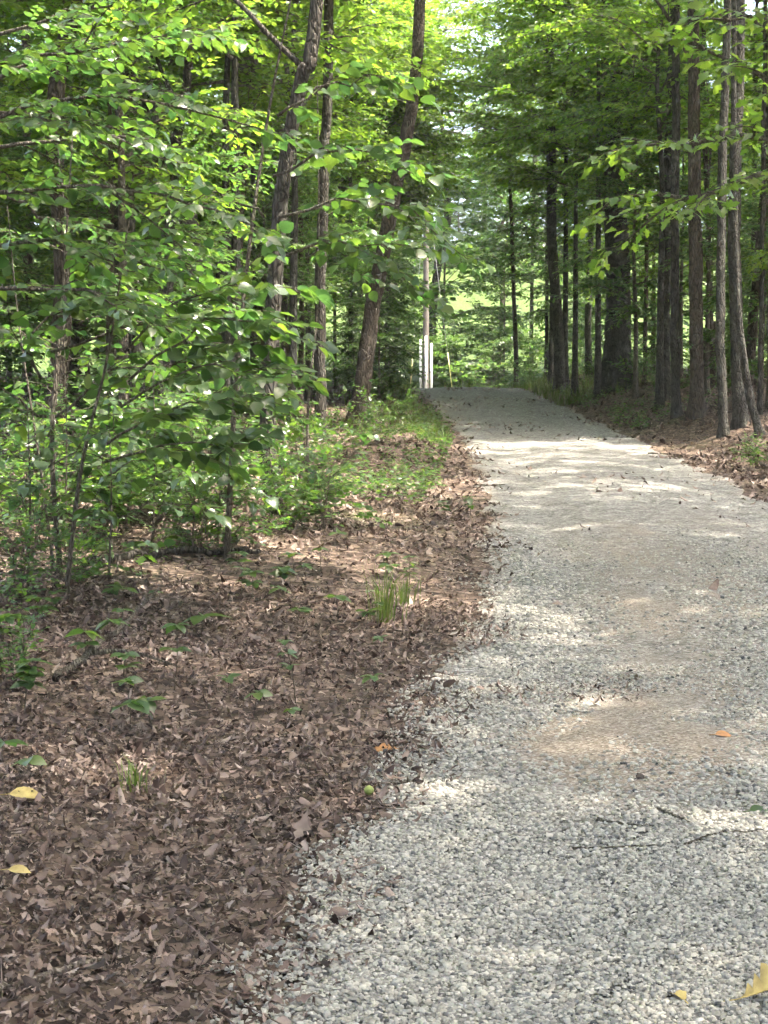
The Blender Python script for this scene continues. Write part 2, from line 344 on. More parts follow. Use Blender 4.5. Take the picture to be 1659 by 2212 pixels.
# ------------------------------------------------------------------ the ground
def axis(segs):
    a = []
    for s, e, st in segs: a += list(np.arange(s, e, st))
    return np.array(a + [segs[-1][1]])
gx = axis([(-400, -60, 34), (-60, -16, 3), (-16, -6, .6), (-6, 7, .16), (7, 18, .6), (18, 60, 3), (60, 400, 34)])
gy = axis([(-40, 2, 1.5), (2, 12, .14), (12, 26, .25), (26, 56, .5), (56, 100, 2.5), (100, 600, 40)])
X, Y = np.meshgrid(gx, gy); ins = np.minimum(X - xl(Y), xr(Y) - X)
Z = ground(X, Y) - .06 * sstep(.1, .35, ins)
def grid_tris(ny, nx):
    i = (np.arange(ny - 1)[:, None] * nx + np.arange(nx - 1)[None]).ravel()
    return np.concatenate([np.stack([i, i + 1, i + nx + 1], -1), np.stack([i, i + nx + 1, i + nx], -1)])
floor = obj('forest_floor', mesh('forest_floor', np.stack([X, Y, Z], -1).reshape(-1, 3), grid_tris(*X.shape), [M_FLOOR], smooth=True))
tag(floor, 'brown leaf covered forest floor either side of the gravel road', 'ground', kind='structure')

M_MEADOW = leaf_material('meadow_grass', [(.07, .12, .03), (.09, .14, .035)], [(.2, .32, .05), (.25, .38, .06)], .2, .6, .2)  # slope added to give the gap beyond the crest a bright background
mx_ = np.linspace(-70, 70, 90); my_ = np.concatenate([np.arange(60.2, 80, .8), np.arange(80, 150, 2.5)]); MX, MY = np.meshgrid(mx_, my_)
meadow_backdrop = obj('meadow_backdrop', mesh('meadow_backdrop', np.stack([MX, MY, ground(MX, MY) + .05 + .25 * fbm(MX * .8, MY * .8, 71)], -1).reshape(-1, 3), grid_tris(*MX.shape), [M_MEADOW], smooth=True)); tag(meadow_backdrop, 'added grassy slope, a sunlit backdrop rising beyond the street', 'meadow_backdrop', kind='structure')

# the road: a draped sheet with ragged edges
ry = axis([(-20, 2, 1), (2, 14, .1), (14, 30, .2), (30, 53.5, .5)]); nu = 46
u = np.linspace(0, 1, nu); YY = np.repeat(ry[:, None], nu, 1)
jl = (fbm(ry * 1.7, ry * 0, 31) - .45) * .5; jr = (fbm(ry * 1.7, ry * 0 + 9, 37) - .45) * .5
XL = xl(ry) - .12 + jl; XR = xr(ry) + .12 + jr
XX = XL[:, None] + (XR - XL)[:, None] * u[None]
edge = np.minimum(u, 1 - u)[None] * (XR - XL)[:, None]
ZZ = ground(XX, YY) + .012 + (vnoise(XX * 9, YY * 9, 3) - .5) * .008 - .05 * sstep(.16, 0, edge)
road = obj('gravel_road', mesh('gravel_road', np.stack([XX, YY, ZZ], -1).reshape(-1, 3), grid_tris(len(ry), nu), [M_ROAD], smooth=True))
tag(road, 'pale grey gravel road climbing uphill between the woods', 'road', kind='structure')
uu = np.broadcast_to(u[None], XX.shape)
dirt = .9 * np.exp(-((uu - .38) / .15) ** 2) * sstep(4.8, 6.8, YY) * sstep(17, 11, YY) + .35 * np.exp(-((uu - .62) / .2) ** 2) * sstep(7, 10, YY) * sstep(18, 12, YY) + .8 * sstep(.3, .0, edge) + .12
dirt = dirt + 1.1 * np.exp(-((XX - .85) / .5) ** 2 - ((YY - 6.25) / .75) ** 2)
da = road.data.attributes.new('dirt', 'FLOAT', 'POINT'); da.data.foreach_set('value', np.clip(dirt, 0, 1).astype(np.float32).ravel())

M_ASPHALT = plain('worn_asphalt', (.06, .06, .06), .85, .3, .25)
sx_ = np.linspace(-70, 70, 141); sy_ = np.linspace(53, 58.6, 9); SX, SY = np.meshgrid(sx_, sy_)
street = obj('street', mesh('street', np.stack([SX, SY, ground(SX, SY) + .03], -1).reshape(-1, 3), grid_tris(*SX.shape), [M_ASPHALT], smooth=True)); tag(street, 'paved street crossing beyond the road crest', 'street', kind='structure')

# loose stones
def stone_shapes(k):
    out = []; rg = np.random.default_rng(k)
    for _ in range(7):
        c = np.array([[x, y, z] for z in (-1, 1) for y in (-1, 1) for x in (-1, 1)], float)
        c *= rg.uniform(.45, 1, c.shape); c[:, 2] *= .46; c[4:, :2] *= rg.uniform(.5, .9)
        T = np.array([[4, 5, 7], [4, 7, 6], [0, 1, 5], [0, 5, 4], [2, 6, 7], [2, 7, 3], [0, 4, 6], [0, 6, 2], [1, 3, 7], [1, 7, 5]])
        out.append((c * .5, T))
    return out
STONES = stone_shapes(3)
def scatter_stones(d0, d1, dens, size, fade=None):
    n0 = int((d1 - d0) * 6 * dens); y = R.uniform(d0, d1, n0); x = R.uniform(-1.2, 4.8, n0)
    if fade: q = R.random(n0) < sstep(fade[1], fade[0], y); x, y = x[q], y[q]
    ins = np.minimum(x - xl(y), xr(y) - x) + (fbm(x * 2.2, y * 2.2, 51) - .47) * .75
    worn = .84 * np.exp(-(((x - lerp(xl(y), xr(y), .36))) / .42) ** 2) * sstep(5.0, 6.6, y) + .5 * np.exp(-(((x - lerp(xl(y), xr(y), .8))) / .3) ** 2) * sstep(6, 9, y) + .9 * np.exp(-((x - .85) / .5) ** 2 - ((y - 6.25) / .75) ** 2)
    keep = (x < .25 * y + 1.3) & ((x < .25 * y + .3) | (R.random(len(x)) < .6)) & (R.random(len(x)) < sstep(-.12, .16, ins)) & (R.random(len(x)) > worn * (.6 + .8 * vnoise(x * 3, y * 3, 77)))
    x, y = x[keep], y[keep]; n = len(x)
    s = size * np.exp(R.normal(0, .3, n)); s = np.clip(s, size * .4, size * 2.3)
    P = np.stack([x, y, ground(x, y) + .014 + R.uniform(-.004, .005, n)], -1)
    a = R.uniform(0, 6.28, n); d = np.stack([np.cos(a), np.sin(a), R.normal(0, .25, n)], -1)
    nr = np.stack([R.normal(0, .24, n), R.normal(0, .24, n), np.ones(n)], -1)
    return P, rot_from(d, nr), s
sets = [scatter_stones(3.4, 5.0, 11000, .0132), scatter_stones(5.0, 8, 6000, .0155), scatter_stones(8, 15, 1700, .02, (8, 15))]
P = np.concatenate([s[0] for s in sets]); Mt = np.concatenate([s[1] for s in sets]); S = np.concatenate([s[2] for s in sets])
big = np.argsort(-(S / P[:, 1]) * ((P[:, 0] < .25 * P[:, 1] - .02) & (P[:, 1] > 3.72)))[:260]
mask = np.ones(len(P), bool); mask[big] = False
acc = Acc(); k = R.integers(0, 7, len(P))
for t in range(7):
    q = mask & (k == t); acc.add(*place(STONES[t], P[q], Mt[q], S[q]))
g = obj('loose_gravel', acc.mesh('loose_gravel', [M_STONE])); tag(g, 'loose pale grey crushed stones covering the road surface', 'gravel', kind='stuff')
sm = [mesh('stone', V, T, [M_STONE_OBJ]) for V, T in STONES]
def put(name, me, P, M, s, parent):
    o = bpy.data.objects.new(name, me); C.objects.link(o); o.parent = parent
    m = Matrix(M.tolist()).to_4x4() @ Matrix.Scale(float(s), 4); m.translation = Vector(P.tolist()); o.matrix_local = m; return o
for i in big: put('stone', sm[k[i]], P[i], Mt[i], S[i] * 1.1, road)

# leaf litter
def litter_xy(d0, d1, dens, side):
    if side < 0: x0, x1 = -.25 * d1 - 1.1, 2.4
    else: x0, x1 = 2.2, min(.25 * d1 + 2, 13)
    n = int((d1 - d0) * (x1 - x0) * dens); y = R.uniform(d0, d1, n); x = R.uniform(x0, x1, n)
    e = (xl(y) - x) if side < 0 else (x - xr(y))
    e = e + (fbm(x * 1.6, y * 1.6, 61) - .42) * .9
    pr = sstep(-.3, .2, e) * (.45 + .75 * fbm(x * .9, y * .9, 66))
    if side < 0: pr = np.maximum(pr, .75 * np.exp(-((y - 7.3) / .22) ** 2) * (x < 1.25) * (x > xl(y)) * (vnoise(x * 4, y * 4, 8) > .3))
    keep = (np.abs(x) < .25 * y + 1.0) & (R.random(n) < pr); return x[keep], y[keep]
bx, by = [], []
for a in [(3.2, 6.5, 3900, -1), (6.5, 10, 1800, -1), (10, 16, 420, -1), (16, 26, 120, -1), (26, 46, 40, -1), (12, 24, 220, 1), (24, 46, 60, 1)]:
    x, y = litter_xy(*a); bx.append(x); by.append(y)
nr_ = 2000; y = 3 + 43 * np.sqrt(R.uniform(0, 1, nr_)); x = R.uniform(0, 1, nr_) * (xr(y) - xl(y)) + xl(y); q = (vnoise(x * 1.1, y * .5, 91) > .62); bx.append(x[q]); by.append(y[q])   # a few blown on to the road
x = np.concatenate(bx); y = np.concatenate(by); n = len(x)
s = np.clip(.0205 * np.exp(R.normal(0, .42, n)), .009, .048) * np.interp(y, [6, 9, 13, 18, 30], [1, 1.25, 1.8, 2.4, 3])
P = np.stack([x, y, ground(x, y) + R.uniform(.0, .03, n)], -1)
a = R.uniform(0, 6.28, n); onroad = (x > xl(y) + .12) & (x < xr(y) - .12); tl = R.normal(0, .38, n) * np.where(onroad, .3, 1); d = np.stack([np.cos(a), np.sin(a), tl], -1)
nr = np.stack([R.normal(0, .62, n) * np.where(onroad, .35, 1), R.normal(0, .62, n) * np.where(onroad, .35, 1), np.where(R.random(n) < .5, 1, -1)], -1); Mt = rot_from(d, nr)
P[:, 2] += np.maximum(0, -tl) * s
S = np.stack([s * R.uniform(.5, 1.15, n), s, s * R.uniform(.6, 1.9, n)], -1)
near = (y < 9.5) & (s > .022); k = R.integers(0, 100, n)
vis = (np.abs(x) < .25 * y - .03) & (y > 3.75)
big = np.argsort(-(s / y) * vis)[:280]; mask = np.ones(n, bool); mask[big] = False
acc = Acc(); w = [5, 22, 50, 76, 100]
kk = np.searchsorted(w, k, side='right')
for t in range(5): q = mask & near & (kk == t); acc.add(*place(DRY[t], P[q], Mt[q], S[q]))
for t in range(2): q = mask & ~near & (k % 2 == t); acc.add(*place(DRY_LO[t], P[q], Mt[q], S[q]))
nb_ = 2600; tx = R.uniform(-3.6, 1.6, nb_); ty = R.uniform(3.2, 13, nb_)
q = (tx < xl(ty) + .15) & (np.abs(tx) < .25 * ty + .9); tx, ty = tx[q], ty[q]; tz = ground(tx, ty)
for x_, y_, z_ in zip(tx, ty, tz):
    a_ = R.uniform(0, 6.28); L_ = R.uniform(.025, .09) * (1 + (R.random() < .1) * 2); c_ = np.array([x_, y_, z_ + R.uniform(.012, .035)]); d_ = np.array([math.cos(a_), math.sin(a_), R.normal(0, .15)]) * L_
    acc.add(*tube(np.array([c_ - d_, c_ + R.normal(0, .004, 3), c_ + d_]), [.0018, .0022, .0012], 3))
lit = obj('leaf_litter', acc.mesh('leaf_litter', [M_DRY])); tag(lit, 'dry brown fallen leaves carpeting the ground beside the road', 'leaf litter', kind='stuff')
dm = [mesh('leaf', V, T, [M_DRY_OBJ]) for V, T in DRY]
for i in big: put('leaf', dm[(0, 0, 1, 3)[k[i] % 4]], P[i], Mt[i], s[i] * 1.1, floor)

# ------------------------------------------------------------------ growing wood and foliage
def spray(rg, p0, d, length, ll, out, gap=.45, tilt=.42, flat=None):
    "alternate leaves along a twig; adds (pos, dir, normal, size) rows"
    n = max(3, int(length / (ll * gap))); t = (np.arange(n) + .6) / n
    d = d / np.linalg.norm(d); up = np.array([0, 0, 1.]) if flat is None else flat
    side = np.cross(d, up); side /= np.linalg.norm(side) + 1e-9; nrm = np.cross(side, d)
    P = p0 + d * (t * length)[:, None]; P[:, 2] -= .10 * length * t ** 2
    sg = np.where(np.arange(n) % 2, 1, -1)[:, None]; ang = rg.uniform(.6, 1.1, n)[:, None]; ang[-1] = .1
    D = d * np.cos(ang) + side * sg * np.sin(ang) + rg.normal(0, .14, (n, 3)); D[:, 2] -= rg.uniform(0, .35, n)
    N = nrm + rg.normal(0, tilt, (n, 3))
    out.append((P, D, N, ll * rg.uniform(.65, 1.2, n)))
def grow_branch(rg, p0, d0, L, r0, wood, leaves, ll, twig=.6, droop=.12, sides=5, bare=.15, dens=1.0, m=0, subs=0):
    n = 7; P = [np.array(p0, float)]; d = np.array(d0, float); d /= np.linalg.norm(d)
    for i in range(n - 1):
        d = d + rg.normal(0, .12, 3); d[2] -= droop * (.4 + i / n) * (1 if d[2] > -.35 else 0); d /= np.linalg.norm(d); P.append(P[-1] + d * L / (n - 1))
    dress(rg, spline(P, 9), L, r0, wood, leaves, ll, twig, droop, sides, bare, dens, m, subs)
def dress(rg, P, L, r0, wood, leaves, ll, twig=.6, droop=.12, sides=5, bare=.15, dens=1.0, m=0, subs=0):
    wood.add(*tube(P, np.linspace(r0, max(.0018, r0 * .22), 9), sides), m)
    nt = max(2, int(L / (.13 / dens)))
    for j in range(nt):
        t = bare + (1 - bare) * (j + rg.random()) / nt; k = min(t * 8, 7.99); i = int(k); p = lerp(P[i], P[i + 1], k - i); td = P[i + 1] - P[i]; td /= np.linalg.norm(td)
        s = np.cross(td, [0, 0, 1.]); s /= np.linalg.norm(s) + 1e-9; s = s * (1 if j % 2 else -1); a = rg.uniform(.6, 1.15)
        dd = td * math.cos(a) + s * math.sin(a); dd[2] = dd[2] * .6 + rg.normal(.02, .12); tw = twig * rg.uniform(.45, 1.2) * (1.15 - .6 * t)
        dd /= np.linalg.norm(dd); wood.add(*tube(np.array([p, p + dd * tw * .55, p + dd * tw - [0, 0, .08 * tw]]), [max(.0025, r0 * .22), .0028, .0015], 3), m)
        spray(rg, p, dd, tw, ll, leaves)
    spray(rg, P[-2], P[-1] - P[-3], twig * .6, ll, leaves)
    for j in range(subs):
        t = .2 + .65 * (j + rg.random()) / subs; i = int(t * 8); td = P[i + 1] - P[i]; td /= np.linalg.norm(td)
        s = np.cross(td, [0, 0, 1.]) * (1 if j % 2 else -1); dd = td * .75 + s * .8 + [0, 0, rg.normal(.05, .15)]
        grow_branch(rg, P[i], dd, L * rg.uniform(.35, .6), r0 * .5, wood, leaves, ll, twig * .9, droop, 4, .12, dens, m)
def cat(leaves): return [np.concatenate([l[i] for l in leaves]) for i in range(4)]
def understory(seed, H, r0, start, spread, nb, ll, tmpl, mat, lean=.06, twig=.6, dens=1.0, bark=None, subs=4):
    "a slender tree leafy from low down: returns (stem mesh, crown mesh)"
    rg = np.random.default_rng(seed); wood = Acc(); br = Acc(); lv = []
    pts = [np.array([rg.normal(0, lean) * h * 1.2, rg.normal(0, lean) * h * 1.2, h * H]) for h in np.linspace(0, 1, 6)]; pts[0][:] = 0, 0, -.15
    S = spline(pts, 22); rad = np.linspace(r0, r0 * .12, 22); rad[0] *= 1.5; rad[1] *= 1.15; wood.add(*tube(S, rad, 8))
    for i in range(nb):
        h = start + (1 - start) * (i + rg.random()) / nb; k = min(h * 21, 20.99); j = int(k); p = lerp(S[j], S[j + 1], k - j)
        az = i * 2.4 + rg.normal(0, .5); q = (h - start) / (1 - start); L = spread * (.45 + 1.5 * q * (1 - q) * 1.6) * rg.uniform(.6, 1.15) * (1 - .35 * q); el = rg.uniform(.1, .5) + .5 * q
        grow_branch(rg, p, [math.cos(az) * math.cos(el), math.sin(az) * math.cos(el), math.sin(el)], L, max(.006, r0 * .34 * (1 - .6 * q)), br, lv, ll, twig, .11, 5, .18, dens, 0, subs)
    Pp, D, N, s = cat(lv); V, T = place(tmpl, Pp, rot_from(D, N), s); br.add(V, T, 1)
    return wood.mesh('trunk', [bark or M_TWIG], True), br.mesh('crown', [M_TWIG, mat])
def crown(seed, H, Rr, nl, ll, tmpl, mat, sub=7, twn=5):
    "a broad crown above a bare bole; origin where the first limbs leave it"
    rg = np.random.default_rng(seed); w = Acc(); lv = []
    A = spline([[0, 0, -.3], [rg.normal(0, .2), rg.normal(0, .2), H * .35], [rg.normal(0, .4), rg.normal(0, .4), H * .7], [rg.normal(0, .5), rg.normal(0, .5), H]], 14)
    w.add(*tube(A, np.linspace(.13, .02, 14), 7))
    for i in range(nl):
        h = (i + rg.random()) / nl; k = min(h * 13, 12.99); j = int(k); p = lerp(A[j], A[j + 1], k - j); az = i * 2.4 + rg.normal(0, .4); el = rg.uniform(.15, .55) + .5 * h
        L = Rr * (1.05 - .55 * h) * rg.uniform(.7, 1.15); d = np.array([math.cos(az) * math.cos(el), math.sin(az) * math.cos(el), math.sin(el)])
        Q = [p]
        for _ in range(5): d = d + rg.normal(0, .16, 3); d[2] -= .04; d /= np.linalg.norm(d); Q.append(Q[-1] + d * L / 5)
        Q = spline(Q, 10); r0 = lerp(.075, .03, h); w.add(*tube(Q, np.linspace(r0, .012, 10), 5))
        for m in range(sub):
            t = .2 + .8 * (m + rg.random()) / sub; k = min(t * 9, 8.99); j = int(k); pp = lerp(Q[j], Q[j + 1], k - j); td = Q[j + 1] - Q[j]; td /= np.linalg.norm(td)
            o = rg.normal(0, 1, 3); o[2] = o[2] * .45 + .15; dd = td * .7 + o / np.linalg.norm(o); grow_branch(rg, pp, dd, rg.uniform(.8, 1.7), .016, w, lv, ll, .55, .1, 3, .1, twn / 5)
    Pp, D, N, s = cat(lv); V, T = place(tmpl, Pp, rot_from(D, N), s); w.add(V, T, 1)
    return w.mesh('crown', [M_BARK_DARK, mat])
def bark_trunk(path, r0, r1, seed, bark, sides=22, ring=.09, flare=.55):
    "ridged, flared bole along a path of 3D points (first at the ground)"
    rg = np.random.default_rng(seed); P = np.asarray(path, float); L = np.linalg.norm(np.diff(P, axis=0), axis=1).sum(); n = int(min(130, max(14, L / ring)))
    S = spline(P, n); hgt = np.linspace(0, L, n); S[0, 2] -= .25
    wob = np.cumsum(rg.normal(0, 1, (n, 2)), axis=0); wob -= np.linspace(0, 1, n)[:, None] * wob[-1]; S[:, :2] += wob * .0035
    rad = lerp(r0, r1, hgt / L); lob = rg.integers(4, 7); ph = rg.uniform(0, 6.28, 4); a = np.arange(sides) * 2 * np.pi / sides
    fl = np.exp(-hgt / (r0 * 2.2))[:, None] * flare * (1 + .5 * np.cos(lob * a + ph[0])[None])
    am = (a / (2 * np.pi) * sides)
    rid = 1 + fl + .06 * (vnoise(hgt[:, None] * 1.3 + seed, am[None] * .22 + 3, seed) - .5) * 2 + .05 * (vnoise(hgt[:, None] * 5, am[None] * 1.0, seed + 3) - .5) * 2 + .035 * np.cos(sides / 2 * a)[None] * vnoise(hgt[:, None] * 3, am[None] * .5, seed + 9)
    return S, rad, tube(S, rad, sides, rid)

# shared crowns
CROWNS = [crown(100 + i, 8.5, 4.2, 15, .13, LEAF_MID, M_LEAF if i % 2 else M_OAK_SUNLIT) for i in range(4)]

# ------------------------------------------------------------------ the trees one can tell apart
LANDMARKS = [(1.6, 60, 'the utility pole'), (2.7, 30, 'the middle of the road'), (2.5, 46, 'the road crest')]
SHORT = {}
def label_short(lab):
    return SHORT_NAMES[len(LANDMARKS) - 3]
SHORT_NAMES = ['the nearest left oak', 'the leaning dark left trunk', 'the straight dark left trunk', 'the thick dark left trunk', 'the brown left trunk', 'the slim forked left trunk', 'the far upper left trunk', 'the leftmost trunk', 'the thin pole by the oak',
    'the thin straight left trunk', 'the thin grey left pole', 'the thickest right trunk', 'the medium grey right trunk', 'the lone thin crest trunk', 'the slim trunk by the thickest', 'the pale roadside trunk', 'the mossy roadside trunk', 'the near-black roadside trunk',
    'the lichened roadside trunk', 'the stout right edge trunk', 'the crooked right edge trunk', 'the reddish right edge trunk', 'the last right edge trunk', 'the slim shaded right trunk', 'the thin trunk in the lit gap']
def beside(x, y):
    "where a thing stands, told by the landmark nearest to it"
    l = min(LANDMARKS, key=lambda q: (x - q[0]) ** 2 + (.6 * (y - q[1])) ** 2); dx, dy = x - l[0], y - l[1]; far = math.hypot(dx, dy)
    how = ('deep behind' if dy > 22 else 'well behind' if dy > 12 else 'behind' if dy > 0 else 'in front of') if abs(dy) > abs(dx) else ('right of' if dx > 0 else 'left of') if far < 5 else ('far right of' if dx > 0 else 'far left of')
    return how + ' ' + l[2]
def hero_tree(name, label, pts, d, w0, w1, bark, seed, crown_i=None, top=15.5, cs=1.0, limbs=(), base_hit=True, sides=22, group=None):
    """pts: photograph positions from the base up; d: distance, or None to stand it where the base meets the ground"""
    b = hit(*pts[0]) if d is None else at(*pts[0], d)
    b = onground(b[0], b[1]); D = b[1]; path = [b]
    for k, q in enumerate(pts[1:]): path.append(at(q[0], q[1], D + .15 * math.sin(seed + k)))
    v = path[-1] - path[-2]; v /= np.linalg.norm(v)
    if path[-1][2] < b[2] + top - 4:
        z0 = path[-1]; v = v * np.array([.5, .5, 1]); v /= np.linalg.norm(v)
        for f in (.45, 1.0): path.append(z0 + v * (b[2] + top - z0[2]) * f * np.array([.8, .8, 1]))
    sc = .46293 / 1538 * D; LANDMARKS.append((b[0], b[1], label_short(label)))
    S, rad, (V, T) = bark_trunk(path, w0 * sc / 2 / 1.04, w1 * sc / 2 * .75, seed, bark, sides)
    t = thing(name, b, label, 'tree', group); obj('trunk', mesh('trunk', V - b, T, [bark], smooth=True), t)
    for (f, dirv, L, lr) in limbs:
        i = int(f * (len(S) - 1)); rg = np.random.default_rng(seed + 50); Q = [S[i]]; dd = np.array(dirv, float); dd /= np.linalg.norm(dd)
        for _ in range(6): dd = dd + rg.normal(0, .13, 3); dd[2] += .05; dd /= np.linalg.norm(dd); Q.append(Q[-1] + dd * L / 6)
        Q = spline(Q, 22); w = Acc(); w.add(*tube(Q, np.linspace(lr, lr * .25, 22), 9)); lv = []
        for j in range(6): grow_branch(rg, Q[9 + 2 * j], dd + rg.normal(0, .6, 3), 1.2, .012, w, lv, .11)
        Pp, Dd, N, s = cat(lv); br = obj('branch', w.mesh('branch', [bark], True, b), t)
        V2, T2 = place(LEAF_MID, Pp - b, rot_from(Dd, N), s); tag(obj('foliage', mesh('foliage', V2, T2, [M_OAK_SUNLIT]), br), kind='stuff')
    if crown_i is not None:
        c = obj('crown', CROWNS[crown_i], t); c.location = Vector(S[-1] - b) - Vector((0, 0, 4.0 * cs)); c.rotation_euler = (0, 0, rnd.uniform(0, 6.28)); c.scale = (cs,) * 3
    return t
B, G_, K = M_BARK, M_BARK_GREY, M_BARK_DARK
hero_tree('oak_tree', 'tall ridged brown trunk leaning slightly right, nearest big tree left of the road', [(592, 1108), (576, 950), (590, 620), (608, 380), (648, 170), (682, 0)], None, 38, 34, B, 1, 0, 16, 1.0, [(.62, (-.5, .2, .5), 2.6, .03)])
hero_tree('oak_tree', 'dark trunk leaning to the right beside the left road edge near the crest', [(772, 902), (800, 690), (838, 480), (878, 280), (900, 120)], 33, 38, 24, K, 2, 1, 17)
hero_tree('oak_tree', 'straight dark trunk between the nearest oak and the leaning dark trunk', [(694, 950), (692, 720), (700, 380), (708, 150)], None, 27, 23, B, 3, 2, 16)
hero_tree('oak_tree', 'thick dark trunk standing deeper left, behind the nearest oak', [(488, 890), (492, 700), (515, 350), (540, 60)], 31, 62, 50, K, 4, 3, 19, 1.2)
hero_tree('oak_tree', 'brown double-looking trunk behind the sunlit left sapling branches', [(300, 1020), (292, 800), (268, 430), (288, 130), (300, 0)], 22, 54, 46, B, 5, 1, 17)
hero_tree('hickory_tree', 'slim grey forked trunk tilting right, behind the upper left branches', [(352, 1000), (360, 700), (374, 400), (402, 230), (416, 40)], 20, 26, 20, G_, 6, 2, 12, .8, [(.5, (-.6, .2, .8), 2.2, .035)])
hero_tree('oak_tree', 'dark trunk far into the woods at the upper left', [(170, 950), (172, 600), (176, 300), (182, 40)], 33, 46, 38, K, 7, 0, 18)
hero_tree('oak_tree', 'slim dark trunk deep at the left edge of the view', [(60, 960), (62, 600), (58, 200)], 30, 22, 18, K, 8, 3, 15)
hero_tree('young_tree', 'thin dark pole trunk right of the nearest left oak', [(612, 900), (616, 700), (628, 420)], 34, 14, 11, B, 9, 0, 13, .7)
hero_tree('young_tree', 'thin straight trunk just left of the straight dark trunk', [(648, 890), (652, 650), (648, 420)], 36, 13, 10, K, 10, 2, 13, .7)
hero_tree('young_tree', 'thin grey pole trunk standing low behind the left sapling thicket', [(345, 1000), (344, 860), (350, 640)], 18, 15, 12, G_, 11, None, 6)
hero_tree('oak_tree', 'thickest trunk on the right, grey bark with a bent side limb', [(1333, 803), (1336, 640), (1327, 430), (1322, 200), (1318, 20)], 39, 58, 46, G_, 12, None, 22, 1.0, [(.42, (.75, -.3, .5), 3.6, .12), (.6, (-.8, -.3, .5), 3.8, .1)])
hero_tree('oak_tree', 'medium grey trunk with a slim stem beside it, left of the thickest right trunk', [(1208, 812), (1203, 690), (1192, 520), (1188, 260)], 42, 25, 21, G_, 13, None, 19, 1.1)
hero_tree('young_tree', 'lone thin dark straight trunk standing in grass by the road crest', [(1116, 790), (1112, 680), (1106, 520), (1100, 300)], 48.6, 11, 9, K, 14, None, 11, .6)
hero_tree('young_tree', 'slim trunk between the medium grey and the thickest right trunk', [(1272, 795), (1270, 660), (1276, 420)], 46, 16, 12, G_, 15, 3, 15, .8)
hero_tree('oak_tree', 'pale trunk leftmost of the right roadside row', [(1438, 848), (1436, 600), (1440, 380), (1452, 120)], 34, 23, 20, G_, 16, None, 17)
hero_tree('oak_tree', 'mossy dark trunk second in the right roadside row', [(1461, 884), (1460, 620), (1462, 300), (1458, 60)], 30.5, 21, 18, B, 17, None, 15)
hero_tree('oak_tree', 'near-black straight trunk in the middle of the right roadside row', [(1505, 896), (1502, 600), (1499, 250), (1497, 0)], 29.5, 32, 25, K, 18, 2, 18, 1.0, [(.5, (-.75, -.2, .7), 2.4, .05)])
hero_tree('oak_tree', 'slender lichen-spotted trunk right of the near-black trunk', [(1562, 944), (1556, 700), (1560, 350), (1572, 0)], 26, 22, 19, G_, 19, None, 15, .9, [(.6, (-.5, 0, 1), 2.2, .035)])
hero_tree('oak_tree', 'stout grey ridged trunk near the right edge with flared roots', [(1600, 942), (1590, 700), (1584, 420), (1592, 100)], 26.5, 32, 26, G_, 20, 3, 17)
hero_tree('hickory_tree', 'crooked pale trunk at the right edge leaning left from the bank', [(1643, 972), (1618, 840), (1592, 640), (1588, 420)], 24.5, 19, 13, G_, 21, None, 9)
hero_tree('oak_tree', 'dark reddish trunk at the right edge leaning right', [(1612, 850), (1630, 620), (1652, 380), (1670, 100)], 31, 22, 18, K, 22, None, 17)
hero_tree('young_tree', 'thin brown trunk last at the right edge of the view', [(1640, 900), (1646, 600), (1652, 200)], 28, 12, 10, B, 23, None, 12)
hero_tree('young_tree', 'slim shaded trunk behind the gap right of the near-black trunk', [(1538, 880), (1530, 560), (1522, 300)], 36, 13, 10, K, 24, None, 13)
hero_tree('young_tree', 'thin trunk in the lit gap between thickest trunk and roadside row', [(1392, 830), (1394, 640), (1398, 420)], 40, 10, 8, K, 25, None, 12)

# ------------------------------------------------------------------ shared fill trees, each an individual
def forest_spot(side, d0, d1, mind, used, margin=1.6, wide=6, tries=400):
    for _ in range(tries):
        y = rnd.uniform(d0, d1); lim = .25 * y + wide
        if y > 60 and side < 0: x = rnd.uniform(-lim, lim)
        else: x = rnd.uniform(-lim, float(xl(y)) - margin) if side < 0 else rnd.uniform(float(xr(y)) + margin, max(lim, float(xr(y)) + margin + 3))
        if 49 < y < 61: continue
        if y < 38 and -.06 < x / y < .025: continue
        if 14 < y < (31 if mind < 3 else 45) and -.13 < x / y < .03: continue
        if all((x - a) ** 2 + (y - b) ** 2 > mind ** 2 for a, b in used):
            used.append((x, y)); return x, y
    return None
# tall canopy trees
TALL = []
for i in range(4):
    rg = np.random.default_rng(300 + i); H = [10, 8.5, 11, 9][i]
    path = [[0, 0, 0]] + [[rg.normal(0, .12) * k, rg.normal(0, .12) * k, H * k / 4] for k in range(1, 5)]
    S, rad, (V, T) = bark_trunk(path, [.17, .13, .22, .1][i], [.12, .09, .14, .07][i], 40 + i, None, 16, .16)
    t = thing('tall_tree', (0, 0, 0), 'x', 'tree', 'tall trees filling the woods'); obj('trunk', mesh('trunk', V, T, [[B, K, G_, K][i]], smooth=True), t)
    c = obj('crown', CROWNS[i], t); c.location = Vector(S[-1]) - Vector((0, 0, 2.2)); c.scale = (1.05,) * 3; TALL.append(t)
def fill(protos, spots, smin, smax, labels, group, szr=(.9, 1.15)):
    used0 = [False] * len(protos)
    for n, (x, y) in enumerate(spots):
        i = rnd.randrange(len(protos)); p = onground(x, y, -.03); rz = rnd.uniform(0, 6.28); s = rnd.uniform(smin, smax); lab = labels(x, y, s > (smin + smax) / 2, i)
        if not used0[i]:
            used0[i] = True; o = protos[i]; o.location = Vector(p); o.rotation_euler = (0, 0, rz); o.scale = (s, s, s * rnd.uniform(*szr)); o['label'] = lab; o['group'] = group
        else: copy_tree(protos[i], p, rz, s, lab, group, rnd.uniform(*szr))
    for i, u_ in enumerate(used0):
        if not u_:
            for ch in list(protos[i].children): bpy.data.objects.remove(ch)
            bpy.data.objects.remove(protos[i])
